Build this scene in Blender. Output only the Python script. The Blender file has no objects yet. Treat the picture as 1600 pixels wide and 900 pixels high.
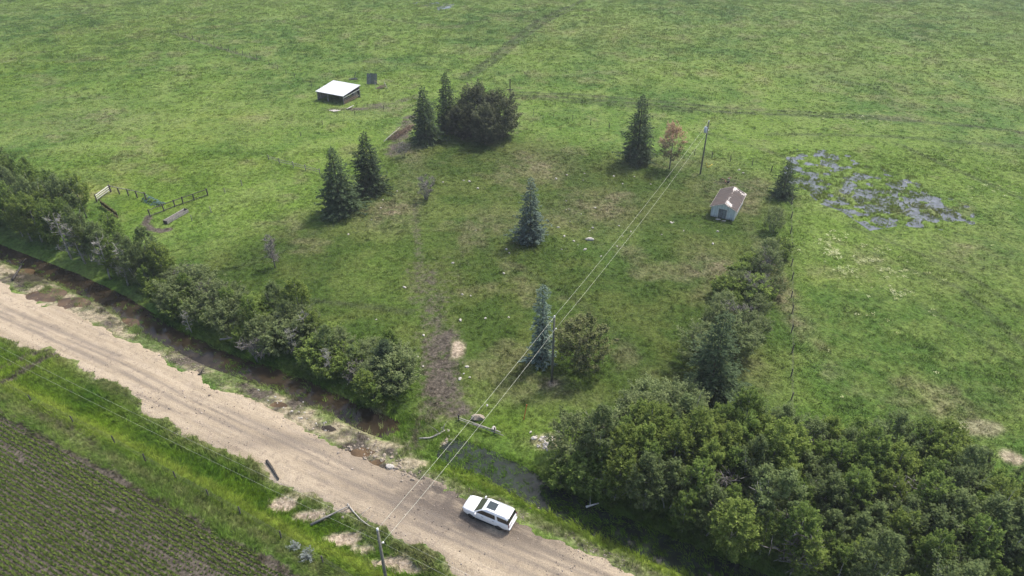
import bpy, bmesh, math, random
import numpy as np
from mathutils import Vector, Matrix

# ------------------------------------------------------------------ camera, sky, sun, exposure
SC = bpy.context.scene
COL = SC.collection
CAM_H, FPX, PITCH = 58.0, 1067.0, math.radians(33.9)
cam_d = bpy.data.cameras.new('camera')
cam = bpy.data.objects.new('camera', cam_d)
COL.objects.link(cam)
cam.location = (0, 0, CAM_H)
cam.rotation_euler = (math.radians(90) - PITCH, 0, 0)
cam_d.sensor_width = 36.0
cam_d.lens = 36.0 * FPX / 1600.0
cam_d.clip_start = 0.5
cam_d.clip_end = 20000
SC.camera = cam

SUN_EL, SUN_AZ = math.radians(57), math.radians(46)      # azimuth from +Y (away from camera) towards +X
world = bpy.data.worlds.new('World')
SC.world = world
world.use_nodes = True
wn = world.node_tree
wn.nodes.clear()
sky = wn.nodes.new('ShaderNodeTexSky')
sky.sky_type = 'NISHITA'
sky.sun_disc = False
sky.sun_elevation = SUN_EL
sky.sun_rotation = SUN_AZ
sky.altitude = 600
sky.air_density = 1.0
sky.dust_density = 6.0
sky.ozone_density = 1.0
bg = wn.nodes.new('ShaderNodeBackground')
bg.inputs['Strength'].default_value = 0.15
wo = wn.nodes.new('ShaderNodeOutputWorld')
wn.links.new(sky.outputs[0], bg.inputs[0])
wn.links.new(bg.outputs[0], wo.inputs[0])

sun_d = bpy.data.lights.new('sun', 'SUN')
sun_d.energy = 2.4
sun_d.angle = math.radians(4.0)
sun_d.color = (1.0, 0.95, 0.87)
sun = bpy.data.objects.new('sun', sun_d)
COL.objects.link(sun)
to_sun = Vector((math.sin(SUN_AZ) * math.cos(SUN_EL), math.cos(SUN_AZ) * math.cos(SUN_EL), math.sin(SUN_EL)))
sun.rotation_euler = to_sun.to_track_quat('Z', 'Y').to_euler()
sun.location = to_sun * 300

SC.view_settings.view_transform = 'Standard'
SC.view_settings.look = 'None'
SC.view_settings.exposure = 0.68
SC.view_settings.gamma = 1.0
SC.view_settings.use_curve_mapping = False
SC.render.engine = 'CYCLES'
SC.cycles.max_bounces = 6
SC.cycles.diffuse_bounces = 3
SC.cycles.transparent_max_bounces = 8
SC.cycles.use_denoising = True

rng = np.random.default_rng(7)
R = random.Random(11)

# ------------------------------------------------------------------ numeric helpers
def sstep(a, b, x):
    t = np.clip((np.asarray(x, float) - a) / (b - a), 0, 1)
    return t * t * (3 - 2 * t)

def _hash(ix, iy, seed):
    h = (ix.astype(np.int64) * 374761393 + iy.astype(np.int64) * 668265263 + seed * 1442695041) & 0xFFFFFFFF
    h = ((h ^ (h >> 13)) * 1274126177) & 0xFFFFFFFF
    h = (h ^ (h >> 16)) & 0xFFFFFFFF
    return h / 4294967295.0

def vnoise(x, y, seed=0):
    x = np.asarray(x, float); y = np.asarray(y, float)
    ix = np.floor(x); iy = np.floor(y)
    fx = x - ix; fy = y - iy
    fx = fx * fx * (3 - 2 * fx); fy = fy * fy * (3 - 2 * fy)
    a = _hash(ix, iy, seed); b = _hash(ix + 1, iy, seed)
    c = _hash(ix, iy + 1, seed); d = _hash(ix + 1, iy + 1, seed)
    return (a * (1 - fx) + b * fx) * (1 - fy) + (c * (1 - fx) + d * fx) * fy

def fbm(x, y, scale, oct=4, seed=0):
    v = 0; amp = 0.5; f = 1.0 / scale; tot = 0
    for i in range(oct):
        v = v + amp * vnoise(np.asarray(x) * f + 17.3 * i, np.asarray(y) * f - 9.1 * i, seed + i)
        tot += amp; amp *= 0.5; f *= 2.03
    return v / tot

def ray(u, v):
    a = (u - 800) / FPX; b = (v - 450) / FPX
    return a, math.cos(PITCH) - b * math.sin(PITCH), -math.sin(PITCH) - b * math.cos(PITCH)

def P0(u, v, z=0.0):
    dx, dy, dz = ray(u, v)
    k = (z - CAM_H) / dz
    return dx * k, dy * k

OX, OY = P0(640, 780)
_n = math.hypot(.885, .465)
DX, DY = .885 / _n, -.465 / _n              # along the road, towards lower right
def to_st(x, y):
    x = np.asarray(x, float) - OX; y = np.asarray(y, float) - OY
    return x * DX + y * DY, -x * DY + y * DX
def from_st(s, t):
    return OX + s * DX - t * DY, OY + s * DY + t * DX

# tables along the road: south edge, north edge, north ditch centre
TS = ([-400, -90, -69, -61, -55, -50, -40, -29, -19, -15, -4, 0, 9, 30, 400], [-3.6, -3.4, -2.2, -3.4, -1.9, -2.5, -3.0, -4.6, -3.8, -4.3, -4.0, -4.5, -4.9, -4.8, -4.6])
TN = ([-400, -80, -64, -50, -34, -24, -17, -9, -2, 4, 10, 17, 24, 60, 400], [4.7, 4.7, 4.5, 4.3, 3.6, 2.7, 2.8, 2.8, 2.7, 3.1, 3.4, 3.1, 2.7, 2.7, 3])
TD = ([-400, -90, -72, -60, -47, -36, -24, -11, 0, 5, 11, 18, 30, 400], [10.5, 10.4, 10.6, 10.0, 8.0, 7.4, 8.2, 7.6, 8.2, 8.4, 7.6, 7.0, 7.0, 7.5])
def edge_in(s, t):
    """distance inside the gravel, ragged"""
    n = (fbm(s, t, 3.0, 4, 5) - .5) * 3.0 + (fbm(s, t, .9, 2, 8) - .5) * .7
    return np.minimum(t - np.interp(s, *TS), np.interp(s, *TN) - t) + n

def blob(x, y, u, v, ru, rv):
    cx, cy = P0(u, v)
    rx = abs(P0(u + ru, v)[0] - cx); ry = abs(P0(u, v + rv)[1] - cy)
    return np.exp(-(((x - cx) / rx) ** 2 + ((y - cy) / ry) ** 2))

def poly_dist(x, y, pts):
    """distance to a world polyline"""
    x = np.asarray(x, float); y = np.asarray(y, float)
    best = np.full(x.shape, 1e9)
    for (x0, y0), (x1, y1) in zip(pts[:-1], pts[1:]):
        vx, vy = x1 - x0, y1 - y0
        k = np.clip(((x - x0) * vx + (y - y0) * vy) / (vx * vx + vy * vy + 1e-9), 0, 1)
        best = np.minimum(best, np.hypot(x - x0 - k * vx, y - y0 - k * vy))
    return best
def line_mask(x, y, pix, w, soft=.6):
    d = poly_dist(x, y, [P0(*q) for q in pix])
    return 1 - sstep(w * (1 - soft), w, d)

def inside(x, y, poly):
    x = np.asarray(x, float); y = np.asarray(y, float)
    c = np.zeros(x.shape, bool)
    n = len(poly)
    for i in range(n):
        x0, y0 = poly[i]; x1, y1 = poly[(i + 1) % n]
        if y0 == y1: continue
        c ^= ((y0 > y) != (y1 > y)) & (x < (x1 - x0) * (y - y0) / (y1 - y0) + x0)
    return c
def area_mask(x, y, pix, soft):
    pts = [P0(*q) for q in pix]
    d = poly_dist(x, y, pts + [pts[0]])
    d = np.where(inside(x, y, pts), d, -d)
    return sstep(-soft, soft, d)

POND = [(1238, 232), (1290, 226), (1345, 240), (1410, 268), (1470, 300), (1503, 312), (1506, 350), (1470, 352), (1400, 345), (1360, 352), (1320, 325), (1290, 315), (1262, 290), (1240, 285)]
PUDDLES = [(62, 462, 34, 12, .16), (108, 474, 26, 10, .14), (192, 500, 22, 7, .12), (30, 425, 18, 8, .12), (512, 668, 26, 8, .2), (562, 707, 22, 8, .2), (590, 722, 14, 5, .14), (430, 632, 16, 5, .14)]
PUD_Z = []

def height(x, y):
    x = np.asarray(x, float); y = np.asarray(y, float)
    s, t = to_st(x, y)
    far = sstep(12, 30, t) + sstep(-12, -30, t)
    z = (fbm(x, y, 38, 3, 21) - .5) * .9 * far + (fbm(x, y, 1.6, 3, 31) - .5) * .16 * (0.35 + .65 * sstep(9, 14, np.abs(t)))
    # road crown
    tn = np.interp(s, *TN); ts = np.interp(s, *TS); td = np.interp(s, *TD)
    near = 1 - sstep(8, 16, np.abs(t))
    z = z + near * (.02 - .004 * t * t * (np.abs(t) < 5) - .1 * (np.abs(t) >= 5))
    # north ditch, plugged by the approach
    plug = 1 - np.exp(-(((s + 4.2) / 2.9) ** 4))
    w = np.where(s > -4, 2.3 + .35 * np.exp(-((s - 5) / 7.0) ** 2), 2.2)
    z = z - 1.0 * plug * np.exp(-((t - td) / w) ** 2)
    # south ditch and ridge, open at the field entry
    plug2 = 1 - np.exp(-(((s + 58) / 3.2) ** 4))
    z = z - .75 * plug2 * np.exp(-((t + 6.9) / 1.7) ** 2) + .22 * np.exp(-((t + 9.4) / .9) ** 2)
    # scoured gully on the north shoulder
    for (u, v, ru, rv, d) in PUDDLES:
        z = z - d * blob(x, y, u, v, ru, rv)
    z = z + .28 * line_mask(x, y, [(495, 640), (560, 680), (620, 705), (660, 735), (690, 760)], .9)
    # marsh: flat and hummocky
    m = area_mask(x, y, POND, 5.0)
    hum = -.18 + (fbm(x, y, 6.5, 4, 77) - .5) * .5 + (fbm(x, y, 1.6, 2, 79) - .5) * .6
    z = z * (1 - m) + m * (hum + (1 - m) * .25)
    for (u, v, ru, rv, d) in ((215, 47, 7, 5, .7), (672, 10, 30, 8, .5)):
        b = blob(x, y, u, v, ru, rv)
        z = z * (1 - b) + b * (-.2 + (fbm(x, y, 4, 3, 5) - .5) * .5)
    # earth mound beside the track
    z = z + .5 * blob(x, y, 712, 552, 16, 20)
    return z

def P(u, v, dz=0.0):
    """ground point seen at a photo pixel, on the terrain"""
    z = 0.0
    for _ in range(5):
        x, y = P0(u, v, z)
        z = float(height(np.array([x]), np.array([y]))[0])
    return Vector((x, y, z + dz))
def gz(x, y):
    return float(height(np.array([x]), np.array([y]))[0])
def tall(u, v, vtop):
    """height of an upright thing with base and top rows"""
    b = P(u, v); dx, dy, dz = ray(u, vtop)
    return CAM_H + b.y / dy * dz - b.z

# ------------------------------------------------------------------ object helpers
def tag(o, label=None, cat=None, group=None, kind=None):
    if label: o['label'] = label
    if cat: o['category'] = cat
    if group: o['group'] = group
    if kind: o['kind'] = kind
    return o
def empty(name, loc=(0, 0, 0), rz=0.0, label=None, cat=None, group=None):
    o = bpy.data.objects.new(name, None)
    o.empty_display_size = .2
    COL.objects.link(o)
    o.location = loc; o.rotation_euler = (0, 0, rz)
    return tag(o, label, cat, group)
def link(name, me, mat=None, parent=None):
    o = bpy.data.objects.new(name, me)
    COL.objects.link(o)
    if mat is not None and not me.materials: me.materials.append(mat)
    if parent is not None: o.parent = parent
    return o
def mesh_np(name, verts, faces, smooth=False, attrs=None):
    """verts (n,3); faces (m,k) of one k"""
    me = bpy.data.meshes.new(name)
    verts = np.asarray(verts, np.float32); faces = np.asarray(faces, np.int32)
    k = faces.shape[1]; m = len(faces)
    me.vertices.add(len(verts)); me.vertices.foreach_set('co', verts.ravel())
    me.loops.add(m * k); me.loops.foreach_set('vertex_index', faces.ravel())
    me.polygons.add(m)
    me.polygons.foreach_set('loop_start', np.arange(0, m * k, k, dtype=np.int32))
    me.polygons.foreach_set('loop_total', np.full(m, k, np.int32))
    if smooth: me.polygons.foreach_set('use_smooth', np.ones(m, bool))
    me.update(calc_edges=True)
    for an, (dom, arr) in (attrs or {}).items():
        a = me.attributes.new(an, 'FLOAT', dom)
        a.data.foreach_set('value', np.asarray(arr, np.float32))
    return me
def bm_mesh(name, bm, smooth=False):
    me = bpy.data.meshes.new(name)
    bmesh.ops.recalc_face_normals(bm, faces=bm.faces)
    bm.to_mesh(me); bm.free()
    if smooth:
        me.polygons.foreach_set('use_smooth', np.ones(len(me.polygons), bool))
    return me
def add_box(bm, size, mat, bev=0.0):
    r = bmesh.ops.create_cube(bm, size=1.0)
    vs = r['verts']
    bmesh.ops.scale(bm, vec=size, verts=vs)
    if bev:
        es = list({e for v in vs for e in v.link_edges})
        rb = bmesh.ops.bevel(bm, geom=es, offset=bev, segments=1, affect='EDGES')
        vs = list({v for f in rb['faces'] for v in f.verts} | {v for v in vs if v.is_valid})
    bmesh.ops.transform(bm, matrix=mat, verts=vs)
def box_between(bm, a, b, w, h, up=Vector((0, 0, 1)), bev=0.0):
    """beam from a to b, width w, height h"""
    a = Vector(a); b = Vector(b); d = b - a; L = d.length
    x = d.normalized(); y = up.cross(x)
    if y.length < 1e-4: y = Vector((0, 1, 0)).cross(x)
    y.normalize(); z = x.cross(y)
    m = Matrix((x, y, z)).transposed().to_4x4(); m.translation = (a + b) / 2
    add_box(bm, (L, w, h), m, bev)
def beam(name, a, b, w, h, mat, parent=None, bev=0.0, up=Vector((0, 0, 1))):
    bm = bmesh.new(); box_between(bm, a, b, w, h, up, bev)
    return link(name, bm_mesh(name, bm), mat, parent)
def tube_np(pts, rad, n=6, cap=True):
    """verts, quads of a tapered tube through pts"""
    pts = np.asarray(pts, float); rad = np.broadcast_to(np.asarray(rad, float), (len(pts),))
    tang = np.gradient(pts, axis=0); tang /= np.linalg.norm(tang, axis=1)[:, None] + 1e-9
    ref = np.array([0.0, 0, 1]) if abs(tang[0, 2]) < .8 else np.array([1.0, 0, 0])
    V = []
    for p, t, r in zip(pts, tang, rad):
        a = np.cross(ref, t); a /= np.linalg.norm(a) + 1e-9
        b = np.cross(t, a)
        for i in range(n):
            th = 2 * math.pi * i / n
            V.append(p + r * (math.cos(th) * a + math.sin(th) * b))
    F = []
    for j in range(len(pts) - 1):
        for i in range(n):
            F.append((j * n + i, j * n + (i + 1) % n, (j + 1) * n + (i + 1) % n, (j + 1) * n + i))
    V = np.array(V)
    if cap:
        m = len(V)
        V = np.vstack([V, pts[-1][None], pts[0][None]])
        for i in range(n):
            F.append(((len(pts) - 1) * n + i, (len(pts) - 1) * n + (i + 1) % n, m, m))
            F.append(((i + 1) % n, i, m + 1, m + 1))
    return V, np.array(F)
def tubes_mesh(name, tubes, smooth=True):
    """many tubes in one mesh; faces as triangles"""
    VV = []; FF = []; off = 0
    for pts, rad, n in tubes:
        V, F = tube_np(pts, rad, n)
        T = np.vstack([F[:, [0, 1, 2]], F[F[:, 2] != F[:, 3]][:, [0, 2, 3]]])
        VV.append(V); FF.append(T + off); off += len(V)
    return mesh_np(name, np.vstack(VV), np.vstack(FF), smooth)

# ------------------------------------------------------------------ materials
class NT:
    def __init__(self, nt): self.nt = nt
    def n(self, t, **kw):
        nd = self.nt.nodes.new(t)
        for k, v in kw.items():
            if k == 'ins':
                for kk, vv in v.items(): self.set(nd, kk, vv)
            else: setattr(nd, k, v)
        return nd
    def set(self, nd, k, v):
        s = nd.inputs[k]
        if isinstance(v, bpy.types.NodeSocket): self.nt.links.new(v, s)
        else: s.default_value = v
    def noise(self, vec, scale, detail=3, rough=.55, dist=0.0):
        nd = self.n('ShaderNodeTexNoise', ins={'Scale': scale, 'Detail': detail, 'Roughness': rough, 'Distortion': dist})
        if vec is not None: self.set(nd, 'Vector', vec)
        return nd.outputs[0]
    def mix(self, fac, a, b, blend='MIX'):
        nd = self.n('ShaderNodeMix', data_type='RGBA', blend_type=blend)
        self.set(nd, 0, fac)
        for i, v in ((6, a), (7, b)):
            if isinstance(v, tuple): v = v + (1.0,) if len(v) == 3 else v
            self.set(nd, i, v)
        return nd.outputs[2]
    def ramp(self, x, a, b, lo=0.0, hi=1.0):
        nd = self.n('ShaderNodeMapRange', interpolation_type='SMOOTHSTEP', ins={0: x, 1: a, 2: b, 3: lo, 4: hi})
        return nd.outputs[0]
    def math(self, op, a, b=0.0, c=None, clamp=False):
        nd = self.n('ShaderNodeMath', operation=op, use_clamp=clamp)
        self.set(nd, 0, a); self.set(nd, 1, b)
        if c is not None: self.set(nd, 2, c)
        return nd.outputs[0]
    def attr(self, name, typ='GEOMETRY'):
        return self.n('ShaderNodeAttribute', attribute_name=name, attribute_type=typ).outputs['Fac']
    def pos(self): return self.n('ShaderNodeNewGeometry').outputs['Position']
    def bump(self, h, strength=.5, dist=.05):
        return self.n('ShaderNodeBump', ins={'Strength': strength, 'Distance': dist, 'Height': h}).outputs[0]

def new_mat(name):
    m = bpy.data.materials.new(name); m.use_nodes = True
    m.node_tree.nodes.clear()
    t = NT(m.node_tree)
    out = t.n('ShaderNodeOutputMaterial')
    return m, t, out
def principled(t, out, col, rough=.8, spec=.2, metal=0.0, normal=None, **kw):
    b = t.n('ShaderNodeBsdfPrincipled')
    if isinstance(col, tuple): col = col + (1.0,) if len(col) == 3 else col
    t.set(b, 'Base Color', col); t.set(b, 'Roughness', rough); t.set(b, 'Specular IOR Level', spec); t.set(b, 'Metallic', metal)
    if normal is not None: t.set(b, 'Normal', normal)
    for k, v in kw.items(): t.set(b, k, v)
    t.nt.links.new(b.outputs[0], out.inputs[0])
    return b
def simple(name, col, rough=.8, spec=.2, metal=0.0, var=.25, scale=4.0, bump=0.0, **kw):
    m, t, out = new_mat(name)
    tc = t.n('ShaderNodeTexCoord').outputs['Object']
    n = t.noise(tc, scale, 5, .6)
    k = t.ramp(n, .3, .7, 1 - var, 1 + var)
    c = t.mix(1.0, col, t.n('ShaderNodeCombineColor', ins={0: k, 1: k, 2: k}).outputs[0], 'MULTIPLY')
    nm = t.bump(t.noise(tc, scale * 6, 3), bump, .02) if bump else None
    principled(t, out, c, rough, spec, metal, nm, **kw)
    return m

# meadow colour group, shared by the soil sheet and the grass blades
def meadow_group():
    g = bpy.data.node_groups.new('meadow_colour', 'ShaderNodeTree')
    for nm in ('Dry', 'Lush', 'Mud', 'Dull', 'Pale', 'Bright', 'Trod'):
        g.interface.new_socket(nm, in_out='INPUT', socket_type='NodeSocketFloat')
    g.interface.new_socket('Color', in_out='OUTPUT', socket_type='NodeSocketColor')
    g.interface.new_socket('Fine', in_out='OUTPUT', socket_type='NodeSocketFloat')
    t = NT(g)
    gi = t.n('NodeGroupInput'); go = t.n('NodeGroupOutput')
    pos = t.pos()
    mp = t.n('ShaderNodeMapping', ins={'Vector': pos, 'Scale': (1, 1, 0)}).outputs[0]
    big = t.noise(mp, .022, 4, .6, .4)
    mid = t.noise(mp, .11, 5, .62, .3)
    sml = t.noise(mp, .55, 4, .6)
    fin = t.noise(mp, 2.6, 4, .65)
    c = t.mix(t.ramp(big, .38, .60), (.068, .134, .022), (.120, .190, .030))
    c = t.mix(t.ramp(mid, .40, .70), c, (.156, .216, .052))
    c = t.mix(t.math('MULTIPLY', t.ramp(t.noise(mp, .16, 4, .65, .5), .54, .70), .6), c, (.054, .098, .019))
    c = t.mix(t.math('MULTIPLY', t.ramp(sml, .52, .75), .5), c, (.190, .225, .070))
    c = t.mix(t.math('MULTIPLY', t.ramp(t.noise(mp, .33, 5, .7), .54, .68), .45), c, (.056, .098, .021))
    c = t.mix(gi.outputs['Lush'], c, t.mix(t.ramp(mid, .38, .62), (.060, .120, .012), (.105, .172, .014)))
    c = t.mix(gi.outputs['Bright'], c, (.20, .245, .045))
    c = t.mix(t.math('MULTIPLY', gi.outputs['Dull'], .88), c, t.mix(t.ramp(mid, .4, .62), (.044, .074, .013), (.072, .094, .021)))
    c = t.mix(t.math('MULTIPLY', gi.outputs['Trod'], t.ramp(t.noise(mp, .5, 4, .7), .32, .6, .35, 1.0)), c, (.048, .058, .028))
    dn = t.math('MULTIPLY', gi.outputs['Dry'], t.ramp(sml, .25, .6, .35, 1.15), clamp=True)
    c = t.mix(dn, c, t.mix(t.ramp(fin, .35, .65), (.15, .125, .075), (.24, .20, .13)))
    c = t.mix(gi.outputs['Pale'], c, t.mix(t.ramp(fin, .35, .65), (.30, .24, .17), (.40, .33, .25)))
    pat = t.math('ADD', t.math('MULTIPLY', t.noise(mp, 1.3, 5, .7), 1.5), t.math('MULTIPLY', sml, .8))
    mn = t.ramp(t.math('ADD', t.math('MULTIPLY', gi.outputs['Mud'], 1.15), t.math('SUBTRACT', pat, 1.15)), .28, .95)
    mn = t.math('MULTIPLY', mn, t.ramp(gi.outputs['Mud'], .02, .2))
    c = t.mix(mn, c, t.mix(t.ramp(fin, .3, .7), (.072, .061, .048), (.120, .103, .082)))
    v = t.math('MULTIPLY', t.ramp(fin, .28, .72, .72, 1.28), t.ramp(t.noise(mp, 1.15, 3, .6), .3, .7, .8, 1.2))
    c = t.mix(1.0, c, t.n('ShaderNodeCombineColor', ins={0: v, 1: v, 2: v}).outputs[0], 'MULTIPLY')
    g.links.new(c, go.inputs[0]); g.links.new(fin, go.inputs[1])
    return g
MEADOW = meadow_group()
MASKS = ('Dry', 'Lush', 'Mud', 'Dull', 'Pale', 'Bright', 'Trod')

def ground_material():
    m, t, out = new_mat('meadow_soil')
    g = t.n('ShaderNodeGroup', node_tree=MEADOW)
    for k in MASKS: t.set(g, k, t.attr('m_' + k.lower()))
    pos = t.pos()
    h = t.math('ADD', t.noise(pos, 3.5, 4, .7), t.math('MULTIPLY', t.noise(pos, .9, 3, .6), 1.5))
    principled(t, out, g.outputs[0], .95, .1, normal=t.bump(h, .8, .22))
    return m
def grass_material(name, tint=(1, 1, 1), bright=1.0):
    m, t, out = new_mat(name)
    g = t.n('ShaderNodeGroup', node_tree=MEADOW)
    for k in MASKS: t.set(g, k, t.attr('m_' + k.lower(), 'INSTANCER'))
    tone = t.attr('tone', 'INSTANCER')
    k = t.math('MULTIPLY', t.ramp(tone, 0, 1, .85, 1.4), bright)
    cc = t.n('ShaderNodeCombineColor', ins={0: t.math('MULTIPLY', k, tint[0]), 1: t.math('MULTIPLY', k, tint[1]), 2: t.math('MULTIPLY', k, tint[2])}).outputs[0]
    c = t.mix(1.0, g.outputs[0], cc, 'MULTIPLY')
    geo = t.n('ShaderNodeNewGeometry').outputs['Normal']
    vm = t.n('ShaderNodeMix', data_type='VECTOR', ins={0: .75, 4: geo, 5: (0, 0, 1)}).outputs[1]
    d = t.n('ShaderNodeBsdfDiffuse', ins={'Color': c, 'Normal': vm})
    tr = t.n('ShaderNodeBsdfTranslucent', ins={'Color': c})
    mx = t.n('ShaderNodeMixShader', ins={0: .38, 1: d.outputs[0], 2: tr.outputs[0]})
    t.nt.links.new(mx.outputs[0], out.inputs[0])
    return m
def leaf_material(name, dark, light, dead=None, trans=.25):
    m, t, out = new_mat(name)
    tone = t.attr('tone')
    rnd = t.n('ShaderNodeObjectInfo').outputs['Random']
    pos = t.n('ShaderNodeTexCoord').outputs['Object']
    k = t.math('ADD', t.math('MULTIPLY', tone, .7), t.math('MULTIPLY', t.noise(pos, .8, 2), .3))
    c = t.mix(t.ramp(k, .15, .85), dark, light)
    if dead is not None:
        c = t.mix(t.ramp(t.noise(pos, .55, 2), .52, .62), c, dead)
    v = t.math('ADD', t.math('MULTIPLY', rnd, .36), .82)
    c = t.mix(1.0, c, t.n('ShaderNodeCombineColor', ins={0: v, 1: v, 2: v}).outputs[0], 'MULTIPLY')
    d = t.n('ShaderNodeBsdfDiffuse', ins={'Color': c})
    tr = t.n('ShaderNodeBsdfTranslucent', ins={'Color': c})
    mx = t.n('ShaderNodeMixShader', ins={0: trans, 1: d.outputs[0], 2: tr.outputs[0]})
    t.nt.links.new(mx.outputs[0], out.inputs[0])
    return m
def dying_material():
    m, t, out = new_mat('dying_needles')
    z = t.n('ShaderNodeSeparateXYZ', ins={0: t.n('ShaderNodeTexCoord').outputs['Object']}).outputs[2]
    k = t.math('ADD', z, t.math('MULTIPLY', t.attr('tone'), 2.5))
    c = t.mix(t.ramp(k, 5.2, 7.6), (.15, .145, .075), t.mix(t.attr('tone'), (.42, .285, .18), (.60, .43, .29)))
    d = t.n('ShaderNodeBsdfDiffuse', ins={'Color': c}); tr = t.n('ShaderNodeBsdfTranslucent', ins={'Color': c})
    mx = t.n('ShaderNodeMixShader', ins={0: .35, 1: d.outputs[0], 2: tr.outputs[0]})
    t.nt.links.new(mx.outputs[0], out.inputs[0]); return m
def water_material(name, col, rough=.04, bump=.05, alpha=1.0):
    m, t, out = new_mat(name)
    pos = t.pos()
    nz = t.noise(pos, 1.8, 3, .5)
    principled(t, out, t.mix(t.ramp(t.noise(pos, .7, 3), .35, .65), tuple(c * .7 for c in col), tuple(c * 1.25 for c in col)), rough, .5, normal=t.bump(nz, bump, .03), IOR=1.33)
    return m
def bark_material(name, a, b, scale=5.0):
    m, t, out = new_mat(name)
    tc = t.n('ShaderNodeTexCoord').outputs['Object']
    mp = t.n('ShaderNodeMapping', ins={'Vector': tc, 'Scale': (1, 1, .35)}).outputs[0]
    n = t.noise(mp, scale, 5, .65)
    principled(t, out, t.mix(t.ramp(n, .35, .65), a, b), .9, .15, normal=t.bump(n, .5, .03))
    return m
def wood_material(name, a, b):
    m, t, out = new_mat(name)
    tc = t.n('ShaderNodeTexCoord').outputs['Object']
    rnd = t.n('ShaderNodeObjectInfo').outputs['Random']
    n = t.noise(tc, 3.0, 5, .7); n2 = t.noise(tc, 17, 3, .6)
    c = t.mix(t.ramp(t.math('ADD', t.math('MULTIPLY', n, .6), t.math('MULTIPLY', n2, .4)), .32, .66), a, b)
    v = t.math('ADD', t.math('MULTIPLY', rnd, .5), .75)
    c = t.mix(1.0, c, t.n('ShaderNodeCombineColor', ins={0: v, 1: v, 2: v}).outputs[0], 'MULTIPLY')
    principled(t, out, c, .9, .15, normal=t.bump(n2, .3, .01))
    return m

M = {}
M['ground'] = ground_material()
M['grass'] = grass_material('grass_blades')
M['verge'] = grass_material('verge_grass_blades', (1.0, 1.05, .9), 1.1)
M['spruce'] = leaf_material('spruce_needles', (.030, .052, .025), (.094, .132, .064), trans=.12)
M['blue_spruce'] = leaf_material('blue_spruce_needles', (.055, .085, .064), (.170, .225, .180), trans=.12)
M['pine'] = leaf_material('pine_needles', (.058, .072, .034), (.145, .158, .082), trans=.15)
M['olive'] = leaf_material('thinning_pine_needles', (.080, .098, .034), (.175, .190, .080), dead=(.14, .145, .07), trans=.15)
M['dying'] = dying_material()
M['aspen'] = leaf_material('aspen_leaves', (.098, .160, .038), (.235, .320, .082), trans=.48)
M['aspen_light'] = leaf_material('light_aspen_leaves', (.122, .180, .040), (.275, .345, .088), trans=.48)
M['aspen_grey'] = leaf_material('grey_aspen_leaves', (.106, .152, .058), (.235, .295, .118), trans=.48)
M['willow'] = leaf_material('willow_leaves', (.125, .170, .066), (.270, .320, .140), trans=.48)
M['shrub'] = leaf_material('shrub_leaves', (.098, .155, .032), (.235, .305, .078), trans=.3)
M['twig_leaf'] = leaf_material('sparse_grey_leaves', (.10, .11, .065), (.19, .19, .12), trans=.2)
M['bark_dark'] = bark_material('spruce_bark', (.045, .035, .028), (.10, .08, .065))
M['bark_aspen'] = bark_material('aspen_bark', (.20, .19, .165), (.46, .45, .40), 3.0)
M['bark_grey'] = bark_material('dead_grey_bark', (.13, .12, .11), (.30, .28, .25))
M['wood_grey'] = wood_material('weathered_grey_wood', (.14, .135, .12), (.34, .32, .29))
M['wood_pale'] = wood_material('bleached_pale_wood', (.34, .31, .26), (.58, .55, .49))
M['wood_dark'] = wood_material('dark_damp_wood', (.045, .042, .038), (.12, .11, .10))
M['wood_brown'] = wood_material('brown_broken_wood', (.10, .07, .05), (.24, .18, .13))
M['wood_slate'] = wood_material('slate_grey_boards', (.075, .085, .09), (.16, .175, .18))
M['pole'] = wood_material('treated_pole_wood', (.09, .095, .075), (.19, .185, .15))
M['rust'] = simple('rusty_steel', (.11, .062, .042), .85, .2, var=.4, scale=6)
M['rail_white'] = wood_material('chalky_white_rail', (.46, .44, .40), (.70, .68, .63))
M['metal_grey'] = simple('galvanised_steel', (.45, .47, .48), .45, .5, .6, .15)
M['transformer'] = simple('transformer_grey_paint', (.52, .56, .58), .45, .4, 0, .1)
M['ceramic'] = simple('white_ceramic', (.75, .75, .72), .3, .5, 0, .08)
M['wire'] = simple('aluminium_wire', (.60, .61, .50), .5, .4, .2, .08)
M['wire_dark'] = simple('rusted_fence_wire', (.14, .13, .12), .8, .2, .2, .1)
M['yellow'] = simple('yellow_plastic', (.70, .50, .04), .5, .4, 0, .1)
M['orange'] = simple('orange_plastic', (.62, .17, .06), .6, .3, 0, .1)
M['net'] = simple('green_netting', (.05, .095, .075), .7, .2, 0, .35, 3)
M['stone'] = simple('pale_field_stone', (.46, .43, .38), .9, .2, 0, .3, 5, .4)
M['stone_brown'] = simple('tan_stone', (.32, .27, .21), .9, .2, 0, .35, 5, .4)
M['sheet_white'] = simple('white_roof_sheet', (.60, .61, .63), .5, .3, 0, .08, 1.2)
M['water_ditch'] = water_material('dark_ditch_water', (.034, .026, .016))
M['water_green'] = water_material('weedy_ditch_water', (.022, .030, .022), .04, .06)
M['water_brown'] = water_material('brown_puddle_water', (.105, .068, .034), .06)
M['water_marsh'] = water_material('marsh_water', (.095, .108, .120), .07, .08)  # milky water, with pale blue-grey sky reflection put into its base colour

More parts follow.
